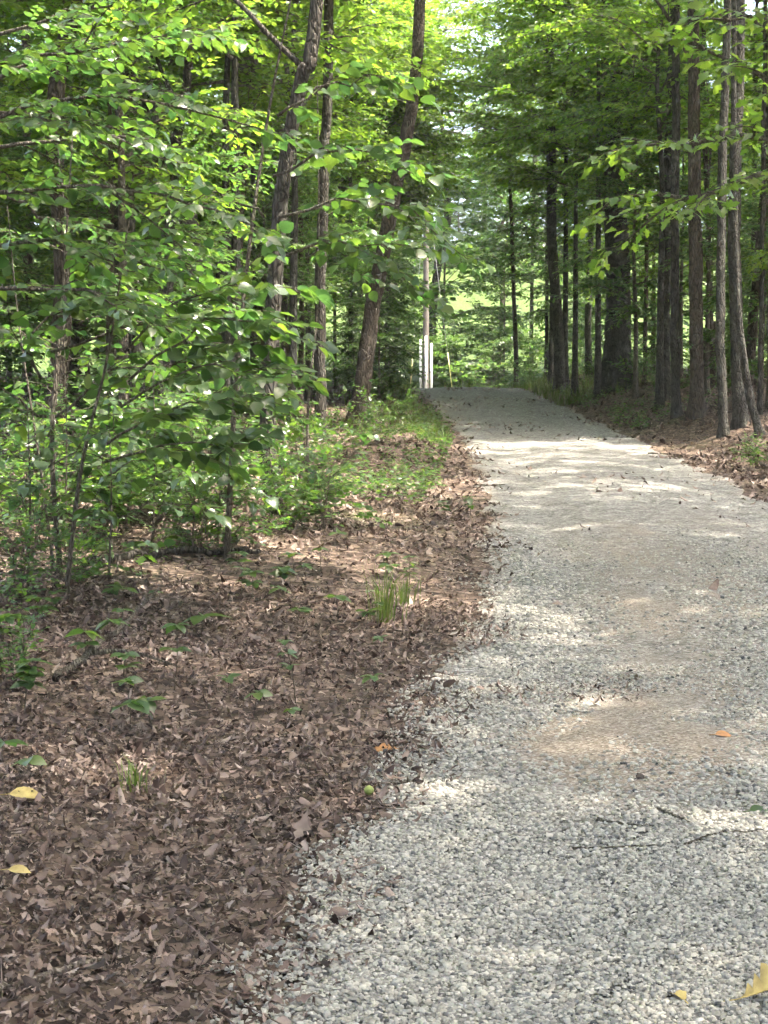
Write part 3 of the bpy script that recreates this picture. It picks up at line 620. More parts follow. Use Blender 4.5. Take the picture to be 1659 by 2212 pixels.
def spots(spec):
    out = []; used = []
    for side, d0, d1, mind, n, margin, wide in spec:
        for _ in range(n):
            s = forest_spot(side, d0, d1, mind, used, margin, wide)
            if s: out.append(s)
    return out
def where(x, y): return ('beyond the road crest' if y > 58 else 'in the woods left of the road' if x < xl(y) else 'in the woods right of the road')
ROADSIDE = [(7.2, 5.4), (7.7, 9.6), (8.4, 14.8), (8.6, 4.0), (9.2, 13), (6.2, .5), (-4.6, 3.5), (-6.2, 8.5), (-5.4, -2.5), (-8.5, 13), (4.6, -5), (-9.6, 4.5), (10.5, 8.5), (8.2, 17.5), (-2.6, -8), (-1.4, 69), (2.2, 68), (5.2, 70), (.6, 74), (4.9, 4.0), (4.0, .6), (6.6, 2.2), (8.6, -.6), (4.8, -2.4)]  # those around the camera stay out of view, added to shade the foreground
fill(TALL, ROADSIDE + spots([(-1, 18, 46, 5.0, 12, 2.0, 3), (1, 20, 40, 5.0, 3, 2.2, 5), (-1, 112, 134, 4.5, 26, -16, 6)]), .85, 1.25,
     lambda x, y, b, i: '%s %s high-crowned trunk %s' % ('tall' if b else 'shorter', ['brown', 'dark', 'thick grey', 'thin dark'][i], beside(x, y)), 'tall trees filling the woods')

# understory trees with leafy branches from low down
OVER = [(5.9, 33), (5.3, 38.2), (5.0, 42.6), (8.6, 36), (-.9, 42), (-.4, 45), (-2.9, 34.5), (-2.6, 25.5), (8.2, 29), (-2.3, 23.8), (5.1, 48.4), (-1.0, 48.4), (-1.7, 28.6), (-1.9, 38.6), (.1, 43.4), (-.3, 49), (4.9, 45.2), (5.0, 40.4), (.1, 46.9)]
UND = []
for i, (H, r0, st, sp, nb, ll, tm, mt) in enumerate([(6.5, .05, .2, 2.0, 32, .095, LEAF_MID, M_LEAF), (8, .06, .25, 2.4, 34, .1, LEAF_MID, M_LEAF), (5, .035, .15, 1.7, 28, .09, LEAF_MID, M_LEAF),
                                                      (9, .07, .35, 2.6, 28, .11, LEAF_MID, M_OAK_SUNLIT), (7, .05, .25, 2.2, 26, .105, LEAF_MID, M_OAK_SUNLIT), (4, .028, .1, 1.5, 26, .088, LEAF_MID, M_LEAF)]):
    tr, cr = understory(500 + i, H, r0, st, sp, nb, ll, tm, mt); t = thing('understory_tree', (0, 0, 0), 'x', 'small tree'); obj('trunk', tr, t); obj('crown', cr, t); UND.append(t)
fill(UND, [(-.3, 41.2), (-.5, 45.2)] + spots([(-1, 17, 24, 1.7, 15, 1.8, 2), (-1, 24, 46, 2.2, 36, 1.2, 2), (1, 27, 34, 2.0, 9, 2.4, 2), (1, 34, 49, 2.2, 21, 1.0, 2)]), .8, 1.25,
     lambda x, y, b, i: '%s %s understory tree %s' % ('taller' if b else 'smaller', ['leafy', 'wide leafy', 'bushy', 'lobed-leaved', 'dense', 'low'][i], beside(x, y)), 'understory trees')

OV = []
for i, (H, st, sp, ll, tm, mt) in enumerate([(10.5, .42, 3.4, .115, LEAF_MID, M_OAK_SUNLIT), (9.5, .45, 3.2, .115, LEAF_MID, M_OAK_SUNLIT), (11.5, .42, 3.6, .12, LEAF_MID, M_OAK_SUNLIT)]):
    tr, cr = understory(540 + i, H, .075, st, sp, 32, ll, tm, mt, subs=5, bark=M_BARK_GREY); t = thing('overhanging_tree', (0, 0, 0), 'x', 'small tree'); obj('trunk', tr, t); obj('crown', cr, t); OV.append(t)
fill(OV, OVER, .95, 1.25, lambda x, y, b, i: 'slender %s verge tree overhanging, %s' % ('left' if x < 2 else 'right', beside(x, y)), 'verge trees overhanging the road', (.95, 1.1))
LOW = []
for i in range(2):
    tr, cr = understory(560 + i, 5, .04, .02, 2.2, 34, .13, LEAF_MID, M_LEAF, subs=4); t = thing('leafy_tree', (0, 0, 0), 'x', 'small tree'); obj('trunk', tr, t); obj('crown', cr, t); LOW.append(t)
fill(LOW + [copy_tree(t, (0, 0, 0), 0, 1) for t in UND[:2]], [(-3, 64.6), (2.6, 65.4), (6.2, 64.8), (-4.6, 62.5), (.2, 63.2), (4.9, 63), (-7.6, 63), (9.6, 63.4), (13.6, 63), (12, 44), (-11.5, 63.2)] + spots([(-1, 106, 128, 3.5, 30, -24, 3)]), 1.2, 2.0,
     lambda x, y, b, i: '%s %s sunlit tree beyond crest %s' % ('tall' if b else 'low', ['dense', 'bushy', 'leafy', 'wide'][i], beside(x, y)), 'trees beyond the crest')

# ------------------------------------------------------------------ near saplings whose leaves can be told apart
def sapling(name, label, stem, r0, branches, tmpl, ll, seed, mo, mm, cat_='sapling', maxleaf=170, twig=.42, dens=.8, extra=0, group=None):
    """stem: 3D points from the ground up; branches: lists of 3D points"""
    rg = np.random.default_rng(seed); b = np.asarray(stem[0], float); t = thing(name, b, label, cat_, group)
    S = spline(stem, 24); rad = np.linspace(r0, r0 * .2, 24) * .75; rad[0] *= 1.4; S[0, 2] -= .12
    V, T = tube(S, rad, 9); obj('trunk', mesh('trunk', V - b, T, [M_TWIG], smooth=True), t); lv = []
    for pts in branches:
        P = spline(pts, 9); P[1:-1] += rg.normal(0, .02, (7, 3)); L = np.linalg.norm(np.diff(P, axis=0), axis=1).sum(); w = Acc()
        dress(rg, P, L, max(.005, r0 * .38), w, lv, ll, twig, .1, 6, .12, dens, 0, 2 if L > .9 else 0); obj('branch', w.mesh('branch', [M_TWIG], True, b), t)
    for _ in range(extra):
        i = rg.integers(8, 23); az = rg.uniform(0, 6.28); w = Acc(); grow_branch(rg, S[i], [math.cos(az), math.sin(az), .35], rg.uniform(.5, 1.1), .007, w, lv, ll, twig, .1, 5, .15, dens)
        obj('branch', w.mesh('branch', [M_TWIG], True, b), t)
    Pp, D, N, s = cat(lv); M = rot_from(D, N)
    vis = (np.abs(Pp[:, 0]) < .252 * Pp[:, 1]) & (Pp[:, 2] < CAM_H + .305 * Pp[:, 1])
    order = np.argsort(-(s / Pp[:, 1]) * (vis + .01)); top = order[:maxleaf]; rest = order[maxleaf:]
    lm = []
    for q in range(4):
        V = tmpl[0].copy(); V[:, 2] = V[:, 2] * (.3, 1, 1.9, 1.2)[q] + (0, .1, -.15, .25)[q] * V[:, 0] * V[:, 1]; V[:, 0] += (0, .06, -.08, .1)[q] * V[:, 1] ** 2; V[:, 0] *= (1, .85, 1.1, .75)[q]
        lm.append(mesh('leaf_' + name, V, tmpl[1], [mo]))
    for i in top: put('leaf', lm[i % 4], Pp[i] - b, M[i], s[i], t)
    if len(rest):
        V, T = place(tmpl, Pp[rest] - b, M[rest], s[rest]); tag(obj('foliage', mesh('foliage', V, T, [mm]), t), kind='stuff')
    return t
def px(d, *pts): return [at(p[0], p[1], d + (p[2] if len(p) > 2 else 0)) for p in pts]
def stem(x, y, *up): b = onground(x, y); return [b] + [b + np.array(u) for u in up]
LB, LH, LN = LEAF_BROAD, LEAF_HI, LEAF_NARROW; LO, LM = M_LEAF_OBJ, M_LEAF
sapling('beech_sapling', 'leafy sapling at the left edge with long level sprays reaching towards the road', stem(-2.9, 9.2, (.05, 0, 1.5), (.1, .1, 3), (.2, 0, 4.6)), .04,
        [px(9, (-110, 330), (60, 215), (250, 215), (450, 245), (640, 300)), px(8.8, (-110, 450), (100, 400), (300, 410), (500, 470)), px(9.2, (-110, 560), (80, 520), (260, 560), (430, 610)),
         px(9.3, (-110, 300), (0, 240), (150, 260), (300, 300)), px(8.7, (-100, 650), (100, 620), (250, 650), (380, 690)), px(9.4, (-100, 180), (60, 120), (240, 100), (420, 60))], LH, .088, 601, LO, LM, maxleaf=300, dens=1.3)
sapling('mulberry_sapling', 'broad-leaved sapling with large overlapping leaves, low at the left edge', stem(-2.15, 10.2, (-.05, 0, .9), (.0, .1, 1.8), (.1, 0, 2.9)), .028,
        [px(9.8, (120, 900), (200, 830), (320, 790), (450, 760)), px(9.6, (90, 820), (60, 730), (150, 660), (260, 640)), px(10, (110, 760), (260, 720), (420, 700), (560, 700)), px(9.7, (100, 900), (20, 850), (-60, 800)), px(9.9, (110, 700), (200, 610), (330, 580))], LB, .105, 602, LO, LM, maxleaf=260, dens=1.15)
sapling('maple_sapling', 'sapling with drooping clusters of large leaves across the nearest oak trunk', stem(-1.95, 9.4, (.1, 0, .8), (.25, .1, 1.5), (.4, 0, 2.3)), .022,
        [px(9, (230, 960), (330, 900), (470, 870), (600, 880)), px(9.1, (260, 880), (400, 800), (520, 790), (630, 815)), px(9.2, (280, 820), (420, 700), (520, 690), (600, 700)), px(8.9, (220, 1000), (340, 975), (450, 965), (540, 935)), px(9.2, (270, 760), (380, 660), (500, 600), (580, 520))], LB, .11, 603, LO, LM, maxleaf=190, dens=.9)
sapling('beech_sapling', 'thin sapling with many upright stems low at the left, standing in dry leaves', stem(-2.28, 10.6, (-.1, 0, .8), (-.25, .1, 1.7), (-.3, 0, 2.5)), .016,
        [px(10.6, (100, 1180), (50, 1080), (10, 1000)), px(10.4, (110, 1100), (180, 1030), (260, 990)), px(10.5, (100, 1010), (200, 940), (330, 905)), px(10.3, (115, 1240), (200, 1190), (300, 1170))], LH, .085, 604, LO, LM, maxleaf=120, dens=1.1)
sapling('oak_sapling', 'low oak sapling with wide pale lobed leaves above the brown litter', stem(-1.75, 11.4, (.1, 0, .35), (.25, 0, .6), (.4, 0, .75)), .012,
        [px(11.3, (330, 1190), (370, 1150), (430, 1155)), px(11.2, (320, 1170), (260, 1150), (190, 1170)), px(11.3, (340, 1170), (400, 1190), (440, 1215)), px(11.2, (330, 1200), (300, 1190), (250, 1195))], LEAF_OAK, .125, 605, M_OAK_OBJ, M_OAK_SUNLIT, maxleaf=110, dens=.8, twig=.3)
sapling('maple_sapling', 'tall sapling hanging broad leaves beside the left road edge ahead', stem(-1.15, 11.2, (.1, 0, 1.6), (.3, .1, 3.2), (.6, 0, 4.6)), .03,
        [px(10.6, (600, 560), (720, 520), (830, 560), (920, 650)), px(10.4, (600, 470), (760, 430), (900, 470), (1010, 560)), px(10.9, (590, 380), (700, 330), (820, 340), (930, 390)), px(10.7, (570, 470), (470, 420), (380, 440)), px(10.6, (600, 250), (720, 180), (850, 160))], LB, .105, 606, LO, LM, maxleaf=240, dens=1.1)
sapling('dogwood_sapling', 'small sapling with level leaf layers behind the left thicket', stem(-2.9, 13.6, (0, 0, 1), (.1, .1, 2.2), (.0, 0, 3.6)), .024,
        [px(13.4, (170, 950), (260, 880), (380, 850)), px(13.6, (170, 850), (300, 780), (430, 760)), px(13.4, (160, 780), (60, 720), (-40, 700)), px(13.6, (170, 700), (280, 640), (420, 640)), px(13.2, (180, 1000), (300, 960), (400, 960)), px(13.4, (160, 900), (60, 870), (-20, 880))], LH, .085, 607, LO, LM, maxleaf=150, dens=1.2, extra=4)
sapling('dogwood_sapling', 'sapling between the nearest oak and the straight dark trunk', stem(-.75, 15.2, (0, 0, 1), (.1, .1, 2.2), (.1, 0, 4.2)), .024,
        [px(15, (650, 860), (560, 800), (480, 790)), px(14.9, (655, 640), (560, 590), (470, 600)), px(15, (660, 560), (760, 500), (860, 520)), px(15, (650, 900), (560, 860), (480, 870))], LB, .09, 608, LO, LM, maxleaf=150, dens=1.1, extra=4)
sapling('hickory_sapling', 'leafy sapling filling the upper left corner', stem(-3.6, 12.2, (0, 0, 2), (.2, .1, 4), (.5, 0, 6.2)), .045,
        [px(12, (-20, 180), (120, 120), (300, 90), (480, 60)), px(12.2, (-20, 80), (150, 30), (330, -20)), px(11.8, (-10, 320), (150, 300), (320, 300), (450, 340)), px(12, (0, 420), (120, 480), (280, 500))], LH, .09, 609, LO, LM, maxleaf=150, dens=1.3, extra=6)
ot = stem(4.6, 11.6, (.0, 0, 2), (.1, .1, 4), (-.1, 0, 6.2), (0, 0, 7.5))
sapling('oak_sapling', 'oak at the right edge hanging lobed leaves into the upper right corner', ot, .07,
        [px(11.4, (1760, 420), (1640, 380), (1500, 430), (1360, 430), (1270, 480)), px(11.2, (1760, 330), (1620, 290), (1480, 310), (1350, 300)), px(11.6, (1760, 250), (1650, 170), (1560, 120), (1480, 90)), px(11.7, (1760, 150), (1640, 60), (1540, 20))], LEAF_OAK, .115, 610, M_OAK_OBJ, M_OAK_SUNLIT, maxleaf=300, dens=1.2)

for n_, (p, hh, lab, ll, tm) in enumerate([((235, 1262), 1.15, 'low broad-leaved sapling before the many-stemmed sapling', .105, LB), ((415, 1205), 1.0, 'low sapling with layered leaves right of the low oak sapling', .095, LH), ((470, 1188), .95, 'knee-high broad-leaved sapling left of the nearest oak foot', .1, LB),
        ((60, 1285), 1.2, 'low leafy sapling near the left edge in front of the thicket', .1, LH), ((655, 1110), .9, 'little broad-leaved sapling right of the nearest oak foot', .095, LB), ((330, 1175), 1.5, 'waist-high sapling behind the low oak sapling', .1, LB), ((140, 1195), 1.7, 'waist-high leafy sapling between the left saplings', .1, LH), ((395, 1112), 1.8, 'leafy sapling standing well left of the nearest oak', .105, LB)]):
    q = hit(*p); rq_ = random.Random(n_ + 40); b0 = onground(q[0], q[1]); bs = []
    for k in range(7):
        a_ = k * 2.4 + rq_.uniform(-.3, .3); z_ = hh * (.35 + .6 * k / 7); L_ = rq_.uniform(.35, .75); c_ = np.array([math.cos(a_), math.sin(a_), 0]); bs.append([b0 + [0, 0, z_], b0 + c_ * L_ * .5 + [0, 0, z_ + .1], b0 + c_ * L_ + [0, 0, z_ + .06]])
    sapling('young_sapling', lab, [b0, b0 + [.02, 0, hh * .5], b0 + [.0, .03, hh]], .012, bs, tm, ll, 620 + n_, LO, LM, maxleaf=90, twig=.26, dens=.7)

# ------------------------------------------------------------------ shrubs
SHR = []
for i in range(4):
    rg = np.random.default_rng(700 + i); w = Acc(); lv = []; st = Acc()
    for k in range(9):
        az = rg.uniform(0, 6.28); el = rg.uniform(.8, 1.4); d = np.array([math.cos(az) * math.cos(el), math.sin(az) * math.cos(el), math.sin(el)])
        grow_branch(rg, rg.normal(0, .05, 3) * [1, 1, 0], d, rg.uniform(.55, 1.4), .007, st, lv, [.068, .08, .095, .074][i], .34, .05, 4, .25, .85, 0, 2)
    Pp, D, N, s = cat(lv); V, T = place(LEAF_MID, Pp, rot_from(D, N), s)
    t = thing('shrub', (0, 0, 0), 'x', 'shrub'); obj('stem', st.mesh('stem', [M_TWIG]), t); tag(obj('foliage', mesh('foliage', V, T, [M_LEAF]), t), kind='stuff'); SHR.append(t)
sh = [((430, 1125), 'dense small-leaved shrub left of the nearest left oak foot', 1.0), ((655, 1120), 'bushy shrub just right of the nearest left oak root', .7), ((700, 1150), 'upright shrub right of the nearest left oak, in the sun patches', .75),
      ((410, 1060), 'shrub behind the low oak sapling among dry leaves', 1.1), ((660, 1020), 'shrub just behind the nearest left oak', .9), ((760, 990), 'low shrub below the leaning dark trunk', .8),
      ((300, 1080), 'shaded shrub left of the shrub group at the nearest oak', .9), ((200, 1060), 'shaded shrub deep behind the many-stemmed sapling', 1.0), ((70, 1080), 'shaded shrub at the left edge behind the saplings', 1.0),
      ((60, 1195), 'leafy shrub left of the many-stemmed sapling foot', .7), ((210, 1165), 'leafy shrub right of the many-stemmed sapling foot', .8), ((420, 1190), 'shrub right beside the low oak sapling', .6), ((470, 1200), 'loose shrub left in front of the nearest oak', .7), ((330, 1140), 'shrub between low oak sapling and log', .8),
      ((130, 1120), 'shaded shrub behind the many-stemmed sapling', .9), ((620, 1150), 'small shrub right of the nearest oak root', .6), ((20, 1140), 'shaded leafy shrub cut by the left edge', .9), ((270, 1120), 'shaded shrub behind the log', .9), ((370, 1105), 'darker shrub behind the log centre', 1.0),
      ((30, 1300), 'low shrub at the left edge in front of the saplings', .55), ((150, 1265), 'thin shrub before the many-stemmed sapling', .45), ((20, 1480), 'green shrub cut by the left edge in the middle litter', .38),
      ((560, 960), 'shrub behind the nearest oak, at middle height', 1.2), ((460, 980), 'shrub in front of the thick dark trunk', 1.3), ((850, 920), 'bright low shrub at the left road verge', .7), ((820, 960), 'pale green low shrub on the left verge', .6),
      ((1640, 1010), 'small shrub on the right bank at the picture edge', .5), ((1140, 800), 'grassy shrub at the foot of the lone thin trunk', .9), ((1240, 800), 'low bright shrub left of the thickest right trunk', .8), ((1300, 800), 'shrub at the foot of the thickest right trunk', .8), ((1380, 830), 'shrub right of the thickest right trunk', 1.0), ((1420, 840), 'shrub beside the pale leftmost roadside trunk', .7)]
for i, (p, lab, s) in enumerate(sh):
    b = hit(*p, dmax=47); o = copy_tree(SHR[i % 4], (b[0], b[1], float(ground(b[0], b[1])) - .02), rnd.uniform(0, 6.28), s, lab, 'shrubs')
for k, x in enumerate([-6.4, -4.4, -2.9, -1.0, .2, 2.9, 4.3, 6.0, 7.6, 9.5]):
    y = 61.4 + .7 * (k % 2); copy_tree(SHR[k % 4], onground(x, y, -.02), rnd.uniform(0, 6.28), 1.7 + .35 * (k % 3), 'tall sunlit bush across the street, %s' % ['leftmost of its row', 'second from the left', 'third from the left', 'just left of the utility pole', 'half behind the utility pole base', 'just right of the utility pole', 'right of the right guy wire', 'third from the right', 'second from the right', 'rightmost of its row'][k], 'bushes across the street')
for k in range(12):
    x = -7 + 1.45 * k + rnd.uniform(-.3, .3); copy_tree(LOW[k % 2], onground(x, 61.6 + .5 * (k % 3), -.05), rnd.uniform(0, 6.28), .5 + .12 * (k % 3), 'sunlit leafy bush on the far street verge, %s from the left' % ['first', 'second', 'third', 'fourth', 'fifth', 'sixth', 'seventh', 'eighth', 'ninth', 'tenth', 'eleventh', 'twelfth'][k], 'leafy bushes on the far verge')
fill(SHR, spots([(-1, 18, 44, 1.2, 30, .8, 0), (1, 34, 48, 1.0, 14, .8, 0), (-1, 61, 63, 1.0, 20, 0, 0)]), .6, 1.3, lambda x, y, b, i: '%s %s shrub %s' % ('large' if b else 'small', ['fine-leaved', 'leafy', 'broad-leaved', 'loose'][i], beside(x, y)), 'shrubs in the woods')

# ------------------------------------------------------------------ low green plants
acc = Acc(); lv = []; rg = np.random.default_rng(800)
for _ in range(3400):
    y = rg.uniform(15, 47); side = rg.random() < .72
    if side: x = xl(y) - rg.exponential(1.3) - .55 * sstep(30, 15, y) - .15
    else:
        y = rg.uniform(30, 48); x = xr(y) + rg.exponential(1.1) + .2
    if fbm(x * .7, y * .7, 41) < .4 or abs(x) > .25 * y + 1.5: continue
    b = onground(x, y); h = rg.uniform(.06, .3); az = rg.uniform(0, 6.28); d = np.array([math.cos(az) * .5, math.sin(az) * .5, 1]); acc.add(*tube(np.array([b, b + d * h]), [.002, .001], 3), 0)
    n = rg.integers(4, 9); t = rg.uniform(.3, 1, n)[:, None]; aa = rg.uniform(0, 6.28, n); lv.append((b + d * h * t, np.stack([np.cos(aa), np.sin(aa), rg.normal(0, .25, n)], -1), rg.normal(0, .3, (n, 3)) + [0, 0, 1], rg.uniform(.03, .075, n)))
Pp, D, N, s = cat(lv); acc.add(*place(LEAF_MID, Pp, rot_from(D, N), s), 1)
tag(obj('undergrowth', acc.mesh('undergrowth', [M_TWIG, M_LEAF])), 'low green seedlings and creeping plants along the road verges', 'undergrowth', kind='stuff')
def blades(rg, b, n, h, spread, out, w=.006):
    for _ in range(n):
        az = rg.uniform(0, 6.28); r = abs(rg.normal(0, spread)); p = b + np.array([math.cos(az) * r, math.sin(az) * r, 0]); L = h * rg.uniform(.5, 1.15); l = rg.uniform(.15, .6); a2 = az + rg.normal(0, .7); s = np.array([-math.sin(a2), math.cos(a2), 0]) * w * rg.uniform(.6, 1.2)
        q = [p, p + [math.cos(a2) * l * L * .3, math.sin(a2) * l * L * .3, L * .55], p + [math.cos(a2) * l * L, math.sin(a2) * l * L, L * (1 - l * .45)]]
        out.add(np.array([q[0] - s, q[0] + s, q[1] - s * .8, q[1] + s * .8, q[2]]), np.array([[0, 1, 3], [0, 3, 2], [2, 3, 4]]))
acc = Acc()
for _ in range(900):
    if rg.random() < .6: y = rg.uniform(38, 49); x = float(xr(y)) + rg.exponential(1.2) - .1
    else: y = rg.uniform(26, 48); x = float(xl(y)) - rg.exponential(.9) - .3
    blades(rg, onground(x, y, -.01), 7, rg.uniform(.12, .4), .08, acc, .007)
for _ in range(700): y = rg.uniform(58.9, 61.5) if rg.random() < .75 else rg.uniform(49, 52.6); x = rg.uniform(-14, 15); blades(rg, onground(x, y, -.01), 6, rg.uniform(.2, .6), .12, acc, .012)
tag(obj('verge_grass', acc.mesh('verge_grass', [M_GRASS])), 'long green grass on the verges near the road crest', 'grass', kind='stuff')
def tuft(p, h, n, lab):
    b = hit(*p); b = onground(b[0], b[1]); a = Acc(); blades(np.random.default_rng(int(p[0])), b, n, h, .05, a, .0035); t = obj('grass_tuft', a.mesh('grass_tuft', [M_GRASS], origin=b)); t.location = Vector(b); tag(t, lab, 'grass tuft', 'grass tufts')
tuft((828, 1345), .42, 70, 'tall green grass tuft standing beside the gravel edge'); tuft((300, 1715), .16, 34, 'short yellow-green grass tuft in the sunny dry leaves'); tuft((870, 1310), .26, 40, 'smaller grass tuft right behind the tall roadside tuft')

def seedling(p, lab, n, ll, h, tmpl=LEAF_HI, tiers=1):
    b = hit(*p); b = onground(b[0], b[1]); rg = np.random.default_rng(int(p[0] * 7 + p[1])); t = thing('seedling', b, lab, 'seedling', 'seedlings on the forest floor')
    top = np.array([rg.normal(0, .12) * h, rg.normal(0, .12) * h, h]); V, T = tube(spline([np.array([0, 0, -.02]), top * .5 + rg.normal(0, .006, 3), top], 7), np.linspace(.0035, .0018, 7), 5); obj('stem', mesh('stem', V, T, [M_TWIG], smooth=True), t)
    lm = bpy.data.meshes.get('seedling_leaf_%d' % len(tmpl[0])) or mesh('seedling_leaf_%d' % len(tmpl[0]), tmpl[0], tmpl[1], [M_LEAF_OBJ])
    for k in range(tiers):
        f = 1 - .38 * k / max(1, tiers - 1) if tiers > 1 else 1
        for i in range(n):
            a = i * 6.28 / n + rg.normal(0, .25) + k; D = np.array([[math.cos(a), math.sin(a), rg.normal(.05, .2)]]); N = rg.normal(0, .25, (1, 3)) + [0, 0, 1]
            put('leaf', lm, top * f, rot_from(D, N)[0], ll * rg.uniform(.7, 1.15), t)
for a in [((282, 1590), 'bright green five-leaved seedling in the open brown litter', 5, .12, .13), ((50, 1560), 'bushy green seedling cluster at the left edge', 6, .09, .26, LEAF_HI, 4), ((12, 1660), 'seedling cut by the left edge above the yellow leaf', 4, .1, .1),
          ((62, 1682), 'flat seedling near the left edge below the bushy cluster', 4, .09, .07), ((375, 1490), 'thin tall seedling with pale top leaves in the litter centre', 5, .09, .3, LEAF_HI, 2), ((262, 1490), 'seedling growing up through the forked fallen branch', 5, .085, .16, LEAF_HI, 2),
          ((190, 1440), 'seedling just behind the forked fallen branch', 5, .1, .17, LEAF_HI, 2), ((640, 1530), 'slender seedling with small leaves in pairs near the gravel', 4, .06, .3, LEAF_HI, 3), ((492, 1505), 'small seedling right of the thin tall one', 4, .075, .08),
          ((440, 1372), 'flat broad-leaved seedling in the middle litter', 4, .15, .1, LEAF_BROAD), ((822, 1412), 'small pale seedling in the sun close to the gravel', 5, .06, .08), ((610, 1262), 'low seedling patch above the middle litter', 6, .09, .1, LEAF_HI, 2),
          ((510, 1240), 'seedling at the end of the low oak sapling', 6, .1, .14, LEAF_HI, 2), ((730, 1180), 'pale seedling in the sun patch right of the shrubs', 6, .09, .1), ((965, 1135), 'seedling beside the sunny gravel edge', 6, .08, .22, LEAF_HI, 3),
          ((1015, 1118), 'larger leafed seedling leaning over the gravel edge', 5, .1, .2, LEAF_HI, 2), ((960, 1068), 'small bright seedling on the left verge slope', 5, .08, .1), ((885, 1300), 'leafy plant beside the tall grass tuft', 6, .07, .3, LEAF_NARROW, 4), ((240, 1310), 'pale small-leaved seedling left of the middle litter', 6, .09, .1),
          ((30, 1420), 'seedling at the left edge in shade', 6, .1, .2, LEAF_HI, 2), ((620, 1575), 'tiny green seedling near the gravel', 4, .05, .08), ((100, 1350), 'low shaded seedling under the many-stemmed sapling', 6, .1, .15, LEAF_HI, 2)]: seedling(*a)

rq = random.Random(5)
for k in range(26):
    p = (rq.uniform(20, 860), rq.uniform(1215, 1640) if k % 3 else rq.uniform(1190, 1330)); p = (min(p[0], 980 - (p[1] - 1200) * .5), p[1]); q = hit(*p)
    if q[0] > xl(q[1]) - .25: continue
    how = 'far' if q[1] > 11 else 'middle' if q[1] > 8.5 else 'near'
    seedling(p, 'seedling in the %s litter, %s, %s' % (how, 'close to the gravel' if q[0] > xl(q[1]) - 1.2 else 'amid the dry leaves' if q[0] > -1.2 else 'towards the left edge', 'with wide leaves' if k % 2 else 'with narrow leaves'), rq.choice([4, 5, 6]), rq.uniform(.06, .11), rq.uniform(.05, .2), LEAF_BROAD if k % 2 else LEAF_HI, rq.choice([1, 1, 2]))

# ------------------------------------------------------------------ fallen wood, single leaves, a nut
def stick(name, lab, pts, r, forks=(), mat=None, group='fallen sticks', lift=.02):
    P = []
    for p in pts: b = hit(p[0], p[1]); P.append(onground(b[0], b[1], lift + (p[2] if len(p) > 2 else 0)))
    b = P[0]; S = spline(P, 26); rg = np.random.default_rng(abs(int(pts[0][0])) + 3); S[1:-1] += rg.normal(0, r * .35, (24, 3)); a = Acc(); a.add(*tube(S, np.linspace(r, r * .45, 26) * rg.uniform(.85, 1.15, 26), 8))
    for f in forks:
        Q = []
        for p in f: h = hit(p[0], p[1]); Q.append(onground(h[0], h[1], lift + (p[2] if len(p) > 2 else 0)))
        a.add(*tube(spline(Q, 16), np.linspace(r * .7, r * .25, 16), 7))
    o = obj(name, a.mesh(name, [mat or M_TWIG], True, b)); o.location = Vector(b); tag(o, lab, 'stick', group)
stick('fallen_stick', 'pale bare stick lying on the litter in the bottom left corner', [(-30, 2178), (70, 2140), (170, 2108), (245, 2085)], .011, mat=M_DEADWOOD)
stick('fallen_branch', 'forked grey fallen branch among seedlings at the left', [(120, 1480), (190, 1440, .04), (270, 1395, .1), (345, 1330, .14)], .02, [[(190, 1440, .04), (280, 1440, .05), (380, 1462, .03)]], mat=M_TWIG)
stick('fallen_twig', 'dark twig in the debris patch on the road', [(1288, 1790), (1350, 1795), (1418, 1800)], .005); stick('fallen_twig', 'short dark twig above the debris patch on the road', [(1420, 1762), (1455, 1775), (1490, 1790)], .005)
stick('fallen_twig', 'thin curved twig crossing the gravel at the right edge', [(1478, 1842), (1560, 1818), (1670, 1812)], .004); stick('fallen_twig', 'long faint twig on the gravel below the debris patch', [(1235, 1853), (1330, 1850), (1420, 1842)], .004)
stick('fallen_stick', 'short stick on the border of litter and gravel', [(800, 1708), (850, 1706), (905, 1700)], .008); stick('fallen_stick', 'dark stick lying at the left gravel edge in the distance', [(1030, 1050), (1060, 1052), (1090, 1050)], .012)
stick('fallen_stick', 'stick on the far right gravel below the bank', [(1400, 982), (1440, 984), (1490, 985)], .015); stick('fallen_stick', 'pale thin stick in the litter left of the gravel', [(290, 1910), (340, 1885), (400, 1880)], .006, mat=M_DEADWOOD)
stick('fallen_log', 'mossy low log lying behind the low oak sapling', [(180, 1232), (330, 1212), (480, 1208), (560, 1205)], .035, mat=M_BARK, lift=.05)
def single(name, p, ll, lab, mo, tmpl, ang=0.0, tilt=.15, lift=.02):
    b = hit(*p); b = onground(b[0], b[1], lift); D = np.array([[math.cos(ang), math.sin(ang), tilt]]); N = np.array([[.1, -.35, 1.]]); V, T = place(tmpl, np.zeros((1, 3)), rot_from(D, N), np.array([ll]))
    d = D[0] / np.linalg.norm(D[0]); V2, T2 = tube(np.array([-d * ll * .35, d * 0]), [.0012, .0014], 5); a = Acc(); a.add(V, T); a.add(V2, T2); o = obj(name, a.mesh(name, [mo])); o.location = Vector(b); tag(o, lab, 'leaf', 'single fallen leaves')
single('fallen_leaf', (1600, 2182), .13, 'long curled yellow leaf on the gravel at the bottom right corner', M_YELLOW, leaf_shape(_ot, _ow, 1.1, -.3), .15, .12); single('fallen_leaf', (1478, 2190), .06, 'crumpled pale yellow leaf on the gravel near the bottom right', M_YELLOW, DRY[2], 2.0, .3)
single('fallen_leaf', (20, 1742), .12, 'wide yellow leaf on the litter at the left edge', M_YELLOW, LEAF_HI, .1, .05, .04); single('fallen_leaf', (18, 1908), .07, 'small yellow leaf lower on the litter at the left edge', M_YELLOW, LEAF_HI, -.1, .05, .04)
